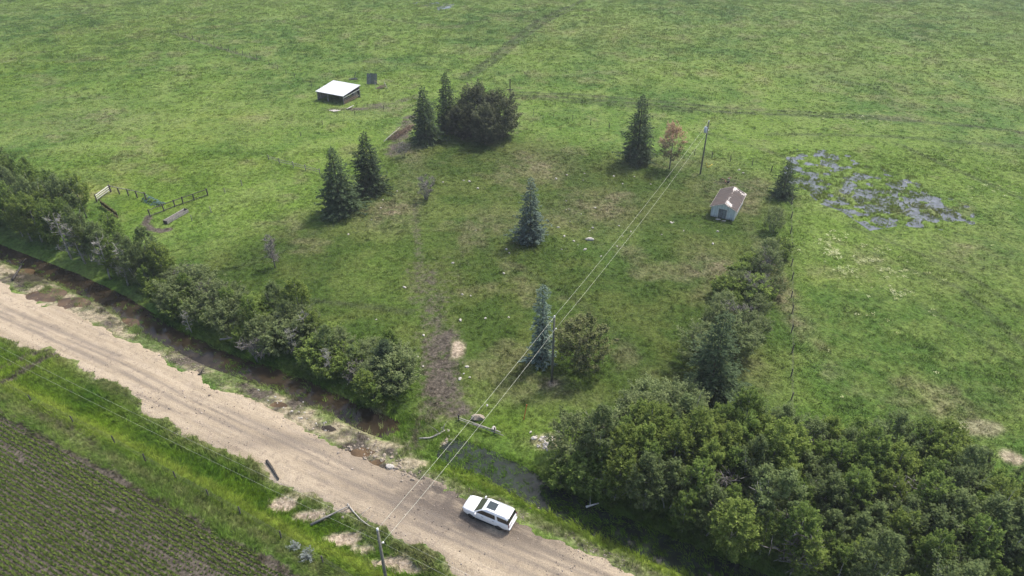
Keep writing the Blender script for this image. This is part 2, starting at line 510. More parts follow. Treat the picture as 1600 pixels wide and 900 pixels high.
# ------------------------------------------------------------------ terrain masks
def masks(x, y):
    s, t = to_st(x, y)
    tn = np.interp(s, *TN); ts = np.interp(s, *TS); td = np.interp(s, *TD)
    n1 = fbm(x, y, 7, 4, 41); n2 = fbm(x, y, 2.2, 3, 43); n3 = fbm(x, y, 20, 3, 45)
    Z = np.zeros_like(x)
    dull = area_mask(x, y, [(150, 430), (330, 390), (520, 320), (640, 225), (800, 215), (980, 240), (1200, 275), (1232, 330), (1232, 610), (1000, 700), (800, 640), (660, 640), (430, 520), (250, 450)], 7) * (.45 + .9 * n3)
    dull = np.maximum(dull, .55 * area_mask(x, y, [(1232, 450), (1600, 330), (1700, 700), (1232, 650)], 12) * (.3 + .9 * n3))
    lush = .9 * blob(x, y, 60, 100, 160, 90) * n3 + .8 * blob(x, y, 300, 250, 90, 60) * n1 * 1.3 + .5 * blob(x, y, 1450, 260, 180, 60) * n1
    lush = lush + .8 * blob(x, y, 780, 660, 60, 22) + .7 * blob(x, y, 230, 320, 60, 20)
    # verges: bright grass on the road banks
    vs = sstep(ts - .2, ts - 1.2, t) * (1 - sstep(-9.2, -11.0, t))
    vn = sstep(tn + .2, tn + 1.0, t) * (1 - sstep(td, td + 2.2, t)) * sstep(-2, 2, s)
    lush = np.maximum(lush, vs * (.45 + .6 * sstep(-4.6, -7.5, t)) * (.5 + n1))
    lush = np.maximum(lush, vn * (.55 + .6 * n1))
    dry = Z.copy()
    for (u, v, ru, rv, w) in ((600, 330, 45, 26, .9), (640, 300, 25, 40, .6), (945, 320, 50, 24, .9), (890, 345, 60, 22, .5), (840, 255, 60, 22, .55), (770, 345, 50, 25, .45), (1110, 420, 35, 40, .8), (1070, 250, 60, 14, .5), (1216, 430, 12, 90, .9), (1140, 300, 60, 30, .5), (862, 600, 24, 14, .8), (905, 625, 60, 14, .4), (1225, 480, 14, 60, .9), (700, 640, 40, 20, .6), (640, 240, 22, 20, .8), (1370, 400, 40, 24, .35), (1510, 395, 80, 30, .5), (1480, 640, 60, 40, .6), (130, 190, 120, 26, .45), (120, 300, 60, 30, .3), (400, 190, 80, 30, .3), (1020, 590, 40, 20, .3), (930, 50, 120, 20, .25), (1300, 110, 80, 12, .35), (1560, 230, 60, 14, .3), (1090, 600, 20, 20, .4), (590, 170, 60, 12, .4), (1170, 580, 30, 50, .5), (820, 690, 20, 8, .5)):
        dry = dry + .62 * w * blob(x, y, u, v, ru, rv) * (.1 + 1.4 * n2)
    dry = dry + .28 * sstep(.6, .75, n1) * sstep(14, 20, t)
    # south fence ridge: yellow standing grass
    dry = np.maximum(dry, .4 * np.exp(-((t + 10.6) / .8) ** 2)); dry = np.maximum(dry, .45 * sstep(ts - 1.8, ts - .3, t) * (t < ts + 1) * (.4 + n2))
    trod = Z.copy()
    for pix, w, k in (([(800, 150), (900, 155), (1000, 163), (1150, 176), (1300, 184), (1430, 190), (1520, 198), (1640, 212)], 1.0, .9), ([(800, 145), (900, 149), (1000, 157), (1150, 170), (1300, 179), (1420, 186)], .9, .75), ([(810, 154), (950, 164), (1080, 174)], .9, .6), ([(722, 122), (760, 98), (800, 63), (840, 32), (880, 14), (930, -8)], 1.3, .8), ([(730, 124), (770, 99), (810, 65), (852, 34), (895, 14)], 1.1, .75), ([(800, 60), (850, 28), (925, 22)], .9, .5), ([(1200, 210), (1400, 215), (1500, 222), (1600, 230)], .9, .6), ([(1310, 126), (1365, 133), (1385, 145), (1370, 156)], 1.5, .5), ([(1400, 225), (1470, 255), (1540, 285), (1620, 320)], .8, .6), ([(1420, 420), (1500, 450), (1600, 540)], .7, .55), ([(1330, 350), (1400, 380), (1500, 420), (1620, 500)], .7, .5), ([(1440, 480), (1520, 520), (1620, 600)], .7, .45), ([(1100, 205), (1200, 235), (1240, 250)], .8, .5), ([(0, 110), (120, 90), (260, 50), (420, 30)], 1.6, .3), ([(560, 95), (640, 100), (700, 110)], 1.0, .4), ([(600, 30), (700, 45), (760, 30)], 1.5, .4), ([(150, 470), (300, 440), (420, 400), (520, 350)], 1.0, .35), ([(740, 380), (900, 470), (1000, 560)], .9, .3), ([(430, 465), (520, 472), (600, 482), (640, 490)], .7, .7)):
        trod = np.maximum(trod, k * line_mask(x, y, pix, w * 1.5, .8))
    mud = Z.copy()
    for pix, w, k in (([(648, 320), (652, 380), (660, 425)], 1.0, .5), ([(660, 425), (672, 470), (684, 530)], 3.6, .5), ([(690, 530), (690, 560), (688, 600), (700, 622)], 3.2, .75), ([(688, 600), (680, 630), (650, 690), (640, 706)], 2.0, .5), ([(672, 420), (720, 400), (700, 470)], 3.4, .3), ([(690, 625), (720, 638)], 2.2, .7), ([(232, 338), (228, 350), (236, 358), (252, 361), (264, 358)], .8, 1.0), ([(615, 240), (628, 210), (640, 185)], 2.6, .7), ([(580, 165), (620, 160), (650, 150)], 2.2, .55), ([(520, 172), (560, 170), (600, 168)], 1.8, .6),
                      ([(270, 52), (330, 72), (400, 92)], 1.1, .6), ([(300, 470), (380, 500), (480, 515)], .5, .3), ([(0, 602), (45, 573), (90, 552)], .55, 1.0), ([(0, 578), (40, 558), (70, 548)], .5, .9), ([(645, 700), (655, 670)], 1.0, .6), ([(55, 640), (100, 665), (150, 692)], .7, .5), ([(420, 200), (460, 190), (520, 180)], .6, .35), ([(1000, 640), (960, 655)], 1.2, .3)):
        mud = np.maximum(mud, k * line_mask(x, y, pix, w * 1.6, .9) * (.55 + .9 * n2 if w > 1.5 else 1.0))
    
    mud = np.maximum(mud, .6 * blob(x, y, 760, 210, 60, 16)); mud = np.maximum(mud, .4 * blob(x, y, 690, 450, 45, 50)); mud = np.maximum(mud, .5 * blob(x, y, 1140, 285, 30, 10))
    # crop land is bare soil with rows on top
    mud = np.maximum(mud, 1.2 * sstep(-11.7, -12.7, t + (n2 - .5) * 1.6))
    pale = Z.copy()
    ap = sstep(tn - .6, tn + .2, t) * (1 - sstep(td - 2.2, td - 1.0, t + (n2 - .5) * 2.4)) * (1 - sstep(-6, -3, s))
    pale = np.maximum(pale, ap * (.15 + .7 * sstep(.42, .64, n2)))
    mud = np.maximum(mud, ap * (.35 + .6 * sstep(.55, .38, n1)))
    mud = np.maximum(mud, .95 * line_mask(x, y, [(380, 600), (440, 640), (500, 668), (560, 705), (610, 735), (660, 755)], 1.3, .7))
    ap2 = sstep(tn - .6, tn + .1, t) * (1 - sstep(tn + 1.0, tn + 1.8, t + (n2 - .5) * 1.5)) * sstep(-6, -3, s)
    mud = np.maximum(mud, ap2 * .55); pale = np.maximum(pale, ap2 * .25)
    for (u, v, ru, rv, w) in ((714, 550, 12, 16, .95), (440, 782, 26, 11, 1), (485, 800, 30, 9, 1), (535, 835, 32, 11, 1.1), (570, 850, 24, 8, .8), (610, 872, 34, 10, 1.2), (640, 885, 26, 8, .9), (440, 730, 40, 8, .6), (500, 770, 50, 8, .6), (855, 690, 24, 12, .55), (862, 600, 9, 5, .6), (1580, 715, 22, 14, .8), (1530, 670, 40, 14, .45), (695, 690, 10, 8, .6), (640, 725, 30, 10, .8), (580, 650, 20, 30, .5)):
        pale = np.maximum(pale, w * sstep(.25, .6, blob(x, y, u, v, ru, rv) * (.5 + n2)))
    mud = mud * (1 - .8 * pale)
    lush = lush * (1 - np.clip(pale, 0, 1))
    cl = lambda a: np.clip(a, 0, 1)
    bright = .85 * np.exp(-((t + 8.7 + (n1 - .5) * 1.4) / .75) ** 2) * (.4 + n2) + .7 * np.exp(-((t - tn - 2.3 + (n1 - .5)) / .7) ** 2) * sstep(-1, 2, s) * (.3 + 1.2 * n2)
    bright = bright + .5 * blob(x, y, 60, 570, 60, 20) * n2 * 1.5 + .6 * blob(x, y, 1560, 665, 40, 16) * n2 + .25 * blob(x, y, 120, 290, 50, 30) * n1 * 1.6
    for (u, v, ru, rv, w) in ((140, 300, 60, 34, .5), (350, 185, 70, 40, .35), (430, 260, 60, 20, .3), (930, 55, 120, 26, .3), (1310, 450, 90, 50, .22), (1500, 130, 130, 30, .25), (1150, 110, 110, 30, .25), (560, 210, 70, 30, .25), (250, 40, 120, 20, .2)):
        bright = bright + w * blob(x, y, u, v, ru, rv) * sstep(.40, .66, n1) * 1.4
    return dict(Dry=cl(dry), Lush=cl(lush), Mud=cl(mud), Dull=cl(dull), Pale=cl(pale), Trod=cl(trod), Bright=cl(bright * (1 - pale)))

# ------------------------------------------------------------------ ground sheet
def growing(a, b, n):
    g = np.cumsum(1.32 ** np.arange(n)); return a + (b - a) * g / g[-1]
xs = np.concatenate([growing(-120, -3000, 26)[::-1], np.arange(-120, 120.01, .6), growing(120, 3000, 26)])
ys = np.concatenate([growing(26, -1500, 20)[::-1], np.arange(26, 140, .5), np.arange(140, 310, 1.0), growing(310, 4000, 26)])
GX, GY = np.meshgrid(xs, ys)
gx = GX.ravel(); gy = GY.ravel()
gs, gt = to_st(gx, gy)
ein = edge_in(gs, gt)
gzv = height(gx, gy) - .14 * sstep(0, 1.0, ein)
nx, ny = len(xs), len(ys)
idx = np.arange(nx * ny).reshape(ny, nx)
quads = np.stack([idx[:-1, :-1].ravel(), idx[:-1, 1:].ravel(), idx[1:, 1:].ravel(), idx[1:, :-1].ravel()], 1)
MK = masks(gx, gy)
me = mesh_np('ground', np.stack([gx, gy, gzv], 1), quads, True, {'m_' + k.lower(): ('POINT', v) for k, v in MK.items()})
ground = link('ground', me, M['ground']); tag(ground, 'rolling green pasture with muddy tracks and dry patches', 'ground', kind='structure')

# ------------------------------------------------------------------ gravel road
def road_material():
    m, t, out = new_mat('gravel_road')
    s = t.attr('rs'); tt = t.attr('rt')
    pos = t.pos()
    v = t.n('ShaderNodeCombineXYZ', ins={0: t.math('MULTIPLY', s, .06), 1: t.math('MULTIPLY', tt, 1.25), 2: 0.0}).outputs[0]
    streak = t.noise(v, 1.0, 5, .62, .25)
    v2 = t.n('ShaderNodeCombineXYZ', ins={0: t.math('MULTIPLY', s, .18), 1: t.math('MULTIPLY', tt, .9), 2: 3.0}).outputs[0]
    streak2 = t.noise(v2, 1.0, 4, .6, .3)
    patch = t.noise(pos, .45, 5, .65, .3)
    grit = t.noise(pos, 7.0, 4, .7)
    vor = t.n('ShaderNodeTexVoronoi', ins={'Vector': pos, 'Scale': 9.0}).outputs['Distance']
    c = t.mix(t.ramp(streak, .34, .64), (.33, .27, .19), (.43, .355, .255))
    c = t.mix(t.math('MULTIPLY', t.ramp(streak2, .55, .72), .5), c, (.235, .20, .165))
    c = t.mix(t.math('MULTIPLY', t.ramp(patch, .52, .75), .5), c, (.47, .39, .30))
    c = t.mix(t.math('MULTIPLY', t.attr('wet'), t.ramp(t.math('ADD', t.math('MULTIPLY', streak2, .5), t.math('MULTIPLY', patch, .5)), .30, .52)), c, (.120, .100, .082))
    c = t.mix(t.math('MULTIPLY', t.ramp(t.noise(pos, 1.1, 5, .7, .4), .53, .66), .6), c, (.21, .17, .13))
    c = t.mix(t.math('MULTIPLY', t.ramp(t.noise(pos, 3.2, 4, .7), .56, .70), .35), c, (.24, .20, .155))
    c = t.mix(t.attr('rut'), c, (.17, .145, .12))
    g = t.ramp(grit, .28, .72, .82, 1.18)
    c = t.mix(1.0, c, t.n('ShaderNodeCombineColor', ins={0: g, 1: g, 2: g}).outputs[0], 'MULTIPLY')
    h = t.math('ADD', grit, t.math('MULTIPLY', vor, .6))
    principled(t, out, c, .92, .15, normal=t.bump(t.math('ADD', h, t.math('MULTIPLY', patch, 2.0)), .7, .06))
    return m
M['road'] = road_material()
rs = np.concatenate([growing(-130, -1400, 16)[::-1], np.arange(-130, 70, .4), growing(70, 1400, 16)])
kt = np.linspace(0, 1, 44)
RS, KT = np.meshgrid(rs, kt)
RS = RS.ravel(); KT = KT.ravel()
lo = np.interp(RS, *TS) - 1.8; hi = np.interp(RS, *TN) + 1.8
RT = lo + (hi - lo) * KT
rx, ry = from_st(RS, RT)
re = edge_in(RS, RT)
ruts = np.zeros_like(RS)
for off, w in ((-2.2, .2), (-.75, .24), (.2, .16), (1.0, .3)):
    ruts = np.maximum(ruts, np.exp(-((RT - off - (fbm(RS, RS * 0 + off * 9, 26, 2, 3) - .5) * 1.8) / (w * (.6 + 1.2 * fbm(RS, RT, 3, 2, 17)))) ** 2) * sstep(.44, .62, fbm(RS, RT * .3 + off * 7, 9, 3, 12)))
wet = np.clip(1.2 * blob(rx, ry, 720, 775, 140, 42) + .9 * blob(rx, ry, 600, 700, 60, 30) + .9 * blob(rx, ry, 760, 820, 70, 28) + .7 * blob(rx, ry, 850, 845, 60, 24) + .5 * blob(rx, ry, 430, 690, 120, 14), 0, 1)
rz = height(rx, ry) - .035 * ruts + (fbm(rx, ry, .8, 3, 91) - .5) * .07 - .20 * sstep(.35, -.5, re)
nr = len(rs)
idx = np.arange(nr * 44).reshape(44, nr)
q = np.stack([idx[:-1, :-1].ravel(), idx[:-1, 1:].ravel(), idx[1:, 1:].ravel(), idx[1:, :-1].ravel()], 1)
me = mesh_np('road', np.stack([rx, ry, rz], 1), q, True, {'rs': ('POINT', RS), 'rt': ('POINT', RT), 'wet': ('POINT', wet), 'rut': ('POINT', ruts * .7)})
tag(link('road', me, M['road']), 'pale gravel road crossing the lower left', 'road', kind='structure')

# ------------------------------------------------------------------ water
def sheet_strip(name, sl, tl, th, z, mat, label):
    V = []; F = []
    for i, s in enumerate(sl):
        for t_ in (tl[i], th[i]):
            x, y = from_st(s, t_); V.append((x, y, z if not callable(z) else z(s)))
    for i in range(len(sl) - 1):
        F.append((2 * i, 2 * i + 2, 2 * i + 3, 2 * i + 1))
    o = link(name, mesh_np(name, V, F), mat)
    return tag(o, label, 'water', kind='structure')
sl = np.arange(-140, -5.5, 1.5); td = np.interp(sl, *TD)
sheet_strip('ditch_water', sl, td - 2.6, td + 2.2, -.62, M['water_ditch'], 'dark water standing in the ditch along the left tree line')
sl = np.arange(-2.5, 70, 1.5); td = np.interp(sl, *TD)
sheet_strip('ditch_water', sl, td - 3.2, td + 3.2, -.62, M['water_green'], 'murky water in the grassy ditch beside the white car')
def water_blob(name, u, v, ru, rv, z, mat, label, n=28, grow=1.25):
    c = P0(u, v); rx_ = abs(P0(u + ru, v)[0] - c[0]) * grow; ry_ = abs(P0(u, v + rv)[1] - c[1]) * grow
    V = [(c[0], c[1], z)] + [(c[0] + rx_ * math.cos(a) * (1 + .1 * math.sin(3 * a + u)), c[1] + ry_ * math.sin(a), z) for a in np.linspace(0, 2 * math.pi, n, endpoint=False)]
    F = [(0, i + 1, (i + 1) % n + 1) for i in range(n)]
    return tag(link(name, mesh_np(name, V, F), mat), label, 'water', kind='structure')
PL = ['wide brown puddle on the sandy shoulder at the far left', 'brown puddle right of the wide one on the left shoulder', 'long thin brown puddle on the shoulder under the birches', 'small puddle at the left edge by the dark log', 'grey puddle in the scoured shoulder above the road', 'muddy brown puddle in the gully by the culvert', 'smallest muddy puddle next to the white boulder', 'thin puddle on the eroded bank below the willows']
for (u, v, ru, rv, d), lb in zip(PUDDLES, PL):
    c = P(u, v)
    water_blob('puddle', u, v, ru, rv, c.z + d * .42, M['water_brown'] if 'grey' not in lb else M['water_ditch'], lb, grow=1.15)
pts = [P0(*q_) for q_ in POND]
cxm = sum(p_[0] for p_ in pts) / len(pts); cym = sum(p_[1] for p_ in pts) / len(pts)
V = [(cxm, cym, -.155)] + [(cxm + (p_[0] - cxm) * 1.12, cym + (p_[1] - cym) * 1.12, -.155) for p_ in pts]
n_ = len(pts)
tag(link('marsh_water', mesh_np('marsh_water', V, [(0, (i + 1) % n_ + 1, i + 1) for i in range(n_)]), M['water_marsh']), 'shallow water between tussocks in the right hand pasture', 'water', kind='structure')
water_blob('pool', 215, 47, 7, 5, -.19, M['water_marsh'], 'tiny pool of open water in the far left pasture')
water_blob('pool', 672, 10, 30, 8, -.22, M['water_marsh'], 'shallow flooded strip at the far top of the pasture')

# ------------------------------------------------------------------ summer haze
hz_bm = bmesh.new(); add_box(hz_bm, (8200, 8200, 66), Matrix.Translation((0, 1250, 30)))
hz_m, ht, ho = new_mat('thin_summer_haze')
pv = ht.n('ShaderNodeVolumePrincipled', ins={'Color': (.86, .92, 1.0, 1), 'Density': .0003, 'Anisotropy': .3})
ht.nt.links.new(pv.outputs[0], ho.inputs['Volume'])
tag(link('haze', bm_mesh('haze', hz_bm), hz_m), 'thin summer haze over the fields', 'haze', kind='stuff')

# ------------------------------------------------------------------ scattered ground cover (instances)
def blades_mesh(name, n, h, spread, width, lean, bend=0.0, seed=0):
    g = np.random.default_rng(seed)
    V = []; F = []
    for i in range(n):
        a = g.uniform(0, 6.283); r = spread * math.sqrt(g.uniform())
        b = np.array([math.cos(a) * r, math.sin(a) * r, -.03])
        az = g.uniform(0, 6.283); L = h * g.uniform(.6, 1.25)
        out = np.array([math.cos(az), math.sin(az), 0]) * lean * g.uniform(.3, 1.2) + np.array([bend, 0, 0])
        tip = b + np.array([0, 0, L]) + out * L
        sd = np.array([-math.sin(az), math.cos(az), 0]) * width * g.uniform(.7, 1.3)
        k = len(V); mid = b + np.array([0, 0, L * .6]) + out * L * .35
        V += [b - sd, b + sd, mid + sd * .8, tip, mid - sd * .8]
        F += [(k, k + 1, k + 2), (k, k + 2, k + 4), (k + 4, k + 2, k + 3)]
    return mesh_np(name, np.array(V), np.array(F))
def instancer(name, pts, scl, rot, idx, attrs, protos, mat, label, cat):
    pc = bpy.data.collections.new(name + '_pieces')
    for i, pm in enumerate(protos):
        if not pm.materials: pm.materials.append(mat)
        o = bpy.data.objects.new('%s_piece_%d' % (name, i), pm); pc.objects.link(o)
    me = bpy.data.meshes.new(name)
    me.vertices.add(len(pts)); me.vertices.foreach_set('co', np.asarray(pts, np.float32).ravel())
    a = me.attributes.new('scl', 'FLOAT', 'POINT'); a.data.foreach_set('value', np.asarray(scl, np.float32))
    a = me.attributes.new('rot', 'FLOAT_VECTOR', 'POINT'); a.data.foreach_set('vector', np.asarray(rot, np.float32).ravel())
    a = me.attributes.new('idx', 'INT', 'POINT'); a.data.foreach_set('value', np.asarray(idx, np.int32))
    for k, v in attrs.items():
        a = me.attributes.new(k, 'FLOAT', 'POINT'); a.data.foreach_set('value', np.asarray(v, np.float32))
    me.materials.append(mat)
    o = link(name, me)
    ng = bpy.data.node_groups.new(name + '_scatter', 'GeometryNodeTree')
    ng.interface.new_socket('Geometry', in_out='INPUT', socket_type='NodeSocketGeometry')
    ng.interface.new_socket('Geometry', in_out='OUTPUT', socket_type='NodeSocketGeometry')
    t = NT(ng)
    gi = t.n('NodeGroupInput'); go = t.n('NodeGroupOutput')
    ci = t.n('GeometryNodeCollectionInfo'); ci.inputs[0].default_value = pc
    ci.inputs['Separate Children'].default_value = True; ci.inputs['Reset Children'].default_value = True
    def na(nm, ty):
        nd = t.n('GeometryNodeInputNamedAttribute', data_type=ty); nd.inputs[0].default_value = nm; return nd.outputs[0]
    ip = t.n('GeometryNodeInstanceOnPoints')
    m2p = t.n('GeometryNodeMeshToPoints')
    ng.links.new(gi.outputs[0], m2p.inputs[0]); ng.links.new(m2p.outputs[0], ip.inputs['Points'])
    ng.links.new(ci.outputs[0], ip.inputs['Instance']); ip.inputs['Pick Instance'].default_value = True
    ng.links.new(na('idx', 'INT'), ip.inputs['Instance Index'])
    ng.links.new(na('rot', 'FLOAT_VECTOR'), ip.inputs['Rotation'])
    ng.links.new(na('scl', 'FLOAT'), ip.inputs['Scale'])
    ng.links.new(ip.outputs[0], go.inputs[0])
    md = o.modifiers.new('scatter', 'NODES'); md.node_group = ng
    return tag(o, label, cat, kind='stuff')
def in_view(x, y, z=0.0, mar=140):
    yc = y * math.cos(PITCH) - (z - CAM_H) * math.sin(PITCH)          # depth along the axis
    u = 800 + FPX * x / yc
    v = 450 + FPX * (-(z - CAM_H) * math.cos(PITCH) - y * math.sin(PITCH)) / yc
    return (yc > 1) & (u > -mar) & (u < 1600 + mar) & (v > -mar * .6) & (v < 900 + mar)
def rand_pts(x0, x1, y0, y1, dens):
    n = int((x1 - x0) * (y1 - y0) * dens)
    x = rng.uniform(x0, x1, n); y = rng.uniform(y0, y1, n)
    k = in_view(x, y); return x[k], y[k]

gp = [rand_pts(-75, 75, 26, 75, 5.0), rand_pts(-125, 125, 75, 140, 3.4), rand_pts(-235, 235, 140, 320, 1.1)]
px = np.concatenate([g[0] for g in gp]); py = np.concatenate([g[1] for g in gp])
mk = masks(px, py); ps, pt = to_st(px, py); pe = edge_in(ps, pt); pz = height(px, py)
ptd = np.interp(ps, *TD)
keep = (1 - .97 * mk['Pale']) * (1 - .75 * np.clip(mk['Mud'] * mk['Mud'] * 1.2, 0, 1)) * (1 - sstep(-.4, .3, pe)) * (pt > -12.7)
keep = keep * np.where((np.abs(pt - ptd) < 3) & (pz < -.66), np.where(ps > -3, .55, .08), 1.0)
keep = keep * np.where(area_mask(px, py, POND, 2) * (pz < -.155) > .5, .7, 1.0)
sel = rng.uniform(0, 1, len(px)) < keep
verge = ((pt < np.interp(ps, *TS)) & (pt > -13)) | ((pt > np.interp(ps, *TN)) & (pt < ptd + 2.5) & (ps > -3))
def cover(sel, size, far_gain, name, protos, mat, label):
    x, y, z = px[sel], py[sel], pz[sel]
    z = np.where((np.abs(pt[sel] - ptd[sel]) < 3.2), np.maximum(z, -.72), z)
    z = np.where(area_mask(x, y, POND, 2) > .3, np.maximum(z, -.2), z)
    n = len(x)
    sc_ = size * rng.uniform(.6, 1.5, n) * (1 + far_gain * sstep(100, 260, y)) * (.55 + .9 * fbm(x, y, 5, 3, 61))
    lay = (fbm(x, y, 16, 2, 63) - .5) * 5.0 + 2.4
    rot = np.stack([rng.normal(0, .12, n), rng.normal(0, .12, n), lay + rng.normal(0, .8, n)], 1)
    at = {'m_' + k.lower(): v[sel] for k, v in mk.items()}
    at['tone'] = np.clip(rng.normal(.5, .28, n), 0, 1)
    return instancer(name, np.stack([x, y, z], 1), sc_, rot, rng.integers(0, len(protos), n), at, protos, mat, label, 'grass')
short = [blades_mesh('grass_tuft', 14, .13, .30, .028, 1.1, .2, 100 + i) for i in range(4)]
longg = [blades_mesh('verge_tuft', 16, .30, .28, .026, .5, .9, 200 + i) for i in range(4)]
cover(sel & ~verge, 1.0, 1.3, 'pasture_grass', short, M['grass'], 'short tufted grass covering the pasture and yard')
# taller grass on both road banks, denser
vx = []; vy = []
n = 60000
s_ = rng.uniform(-125, 65, n); t_ = np.where(rng.uniform(0, 1, n) < .68, rng.uniform(-12.6, -2.5, n), rng.uniform(2.8, 10.5, n))
px, py = from_st(s_, t_); k = in_view(px, py) & ((t_ < 0) | (s_ > -4.5) | (t_ > 6)); px = px[k]; py = py[k]
mk = masks(px, py); ps, pt = to_st(px, py); pe = edge_in(ps, pt); pz = height(px, py); ptd = np.interp(ps, *TD)
keep = (1 - np.clip(1.3 * mk['Pale'], 0, 1)) * (1 - .8 * mk['Mud']) * (1 - sstep(-.7, .0, pe)) * np.where((pt > 0) & (pz < -.7), np.where(ps > -3, .42, .06), 1.0)
sel = (rng.uniform(0, 1, len(px)) < keep)
cover(sel, 1.0, 0, 'verge_grass', longg, M['verge'], 'long swept grass on the banks of the gravel road')

# sedge standing in the marsh
px = rng.uniform(45, 120, 60000); py = rng.uniform(90, 145, 60000)
k = area_mask(px, py, POND, 3.0) > .25; px = px[k]; py = py[k]
pz = height(px, py); mk = masks(px, py); ps, pt = to_st(px, py); ptd = np.interp(ps, *TD)
dn_ = sstep(.44, .66, fbm(px, py, 2.0, 3, 141)) * .85 + .07
sel = (rng.uniform(0, 1, len(px)) < dn_) & (pz < -.10)
mk['Bright'] = np.clip(mk['Bright'] + .35, 0, 1)
cover(sel, .75, 0, 'marsh_sedge', [blades_mesh('sedge_tuft', 12, .30, .20, .026, .6, .1, 400 + i) for i in range(3)], M['grass'], 'sedge tussocks standing in the shallow marsh water')

# crop rows
def crop_material():
    m, t, out = new_mat('young_crop_leaves')
    tone = t.attr('tone', 'INSTANCER')
    c = t.mix(tone, (.115, .180, .034), (.240, .300, .075))
    d = t.n('ShaderNodeBsdfDiffuse', ins={'Color': c}); tr = t.n('ShaderNodeBsdfTranslucent', ins={'Color': c})
    mx = t.n('ShaderNodeMixShader', ins={0: .25, 1: d.outputs[0], 2: tr.outputs[0]})
    t.nt.links.new(mx.outputs[0], out.inputs[0]); return m
M['crop'] = crop_material()
cs = []; ct = []
for i, t0 in enumerate(np.arange(-12.4, -62, -.46)):
    s_ = np.arange(-75, 60, .075); cs.append(s_ + rng.normal(0, .05, len(s_))); ct.append(t0 + rng.normal(0, .035, len(s_)))
cs = np.concatenate(cs); ct = np.concatenate(ct)
cx, cy = from_st(cs, ct); k = in_view(cx, cy); cs, ct, cx, cy = cs[k], ct[k], cx[k], cy[k]
rowq = np.round((ct + 12.4) / .46)
lush_row = fbm(cs / 16.0, rowq / 3.2, 1.0, 3, 70)
k = rng.uniform(0, 1, len(cs)) < sstep(.28, .48, lush_row) * .80 + .20
k &= (ct < -12.0 - fbm(cs, ct, 4, 2, 4) * .8)
cx, cy, cs, ct, lush_row = cx[k], cy[k], cs[k], ct[k], lush_row[k]
n = len(cx)
crop = [blades_mesh('crop_plant', 9, .15, .07, .030, .5, 0, 300 + i) for i in range(4)]
instancer('crop_rows', np.stack([cx, cy, height(cx, cy)], 1), rng.uniform(.7, 1.35, n) * (.95 + .9 * lush_row), np.stack([rng.normal(0, .1, n), rng.normal(0, .1, n), rng.uniform(0, 6.28, n)], 1), rng.integers(0, 4, n), {'tone': np.clip(lush_row * .9 + rng.normal(0, .2, n), 0, 1)}, crop, M['crop'], 'rows of young green crop in dark soil at lower left', 'crop')

# pale wildflowers in the right pasture
def flower_material():
    m, t, out = new_mat('cream_wildflowers')
    principled(t, out, t.mix(t.attr('tone', 'INSTANCER'), (.34, .37, .14), (.58, .59, .36)), .9, .1); return m
M['flower'] = flower_material()
fx = rng.uniform(40, 160, 90000); fy = rng.uniform(60, 200, 90000)
d_ = np.zeros_like(fx)
for (u, v, ru, rv, w) in ((1350, 405, 40, 18, 1.0), (1395, 425, 36, 10, 1.2), (1310, 385, 26, 20, .7), (1320, 425, 24, 12, .6), (1300, 395, 20, 30, .4), (1465, 488, 7, 5, 1.2), (1440, 490, 14, 5, .6), (1345, 500, 40, 6, .2), (1400, 460, 30, 10, .5), (1550, 670, 30, 12, .7), (1525, 660, 20, 10, .8), (1490, 120, 40, 10, .25), (1330, 185, 60, 10, .2), (1560, 300, 40, 12, .3), (1420, 300, 30, 20, .15)):
    d_ += w * blob(fx, fy, u, v, ru, rv)
d_ = np.clip(d_, 0, 1.2) * sstep(.42, .62, fbm(fx, fy, 1.6, 3, 83)) * .9 + .002 * sstep(.5, .7, fbm(fx, fy, 12, 2, 84))
k = rng.uniform(0, 1, len(fx)) < d_
fx, fy = fx[k], fy[k]; n = len(fx)
def flower_mesh(seed):
    g = np.random.default_rng(seed); V = []; F = []
    for i in range(10):
        c = np.array([g.normal(0, .14), g.normal(0, .14), g.uniform(.1, .24)]); r = g.uniform(.03, .065); b = len(V)
        V += [c + np.array([r, 0, g.normal(0, .01)]), c + np.array([0, r, 0]), c - np.array([r, 0, g.normal(0, .01)]), c - np.array([0, r, 0])]
        F.append((b, b + 1, b + 2, b + 3))
    return mesh_np('flower_head', np.array(V), np.array(F))
instancer('wildflowers', np.stack([fx, fy, height(fx, fy)], 1), rng.uniform(.7, 1.4, n), np.stack([np.zeros(n), np.zeros(n), rng.uniform(0, 6.28, n)], 1), rng.integers(0, 3, n), {'tone': rng.uniform(0, 1, n)}, [flower_mesh(i) for i in range(3)], M['flower'], 'cream wildflowers in drifts on the right pasture', 'flowers')

# loose gravel along the shoulders and the scoured bank
def stone_mesh(name, seed, flat=.7, sub=1):
    g = np.random.default_rng(seed)
    bm = bmesh.new(); bmesh.ops.create_icosphere(bm, subdivisions=sub, radius=1.0)
    ax = g.uniform(.7, 1.25, 3); ax[2] *= flat
    for v in bm.verts:
        k = 1 + g.normal(0, .12)
        v.co = Vector((v.co.x * ax[0] * k, v.co.y * ax[1] * k, v.co.z * ax[2] * k))
    return bm_mesh(name, bm)
def gravel_material():
    m, t, out = new_mat('loose_gravel')
    principled(t, out, t.mix(t.attr('tone', 'INSTANCER'), (.15, .125, .10), (.47, .40, .33)), .9, .15); return m
M['gravel'] = gravel_material()
n = 13000
s_ = rng.uniform(-110, 45, n); side = rng.uniform(0, 1, n)
t_ = np.where(side < .25, np.interp(s_, *TS) + rng.normal(0, .6, n), np.where(side < .7, np.interp(s_, *TN) + rng.normal(.6, 1.1, n), rng.uniform(-4, 3, n)))
gx_, gy_ = from_st(s_, t_); k = in_view(gx_, gy_); gx_, gy_, s_, t_ = gx_[k], gy_[k], s_[k], t_[k]
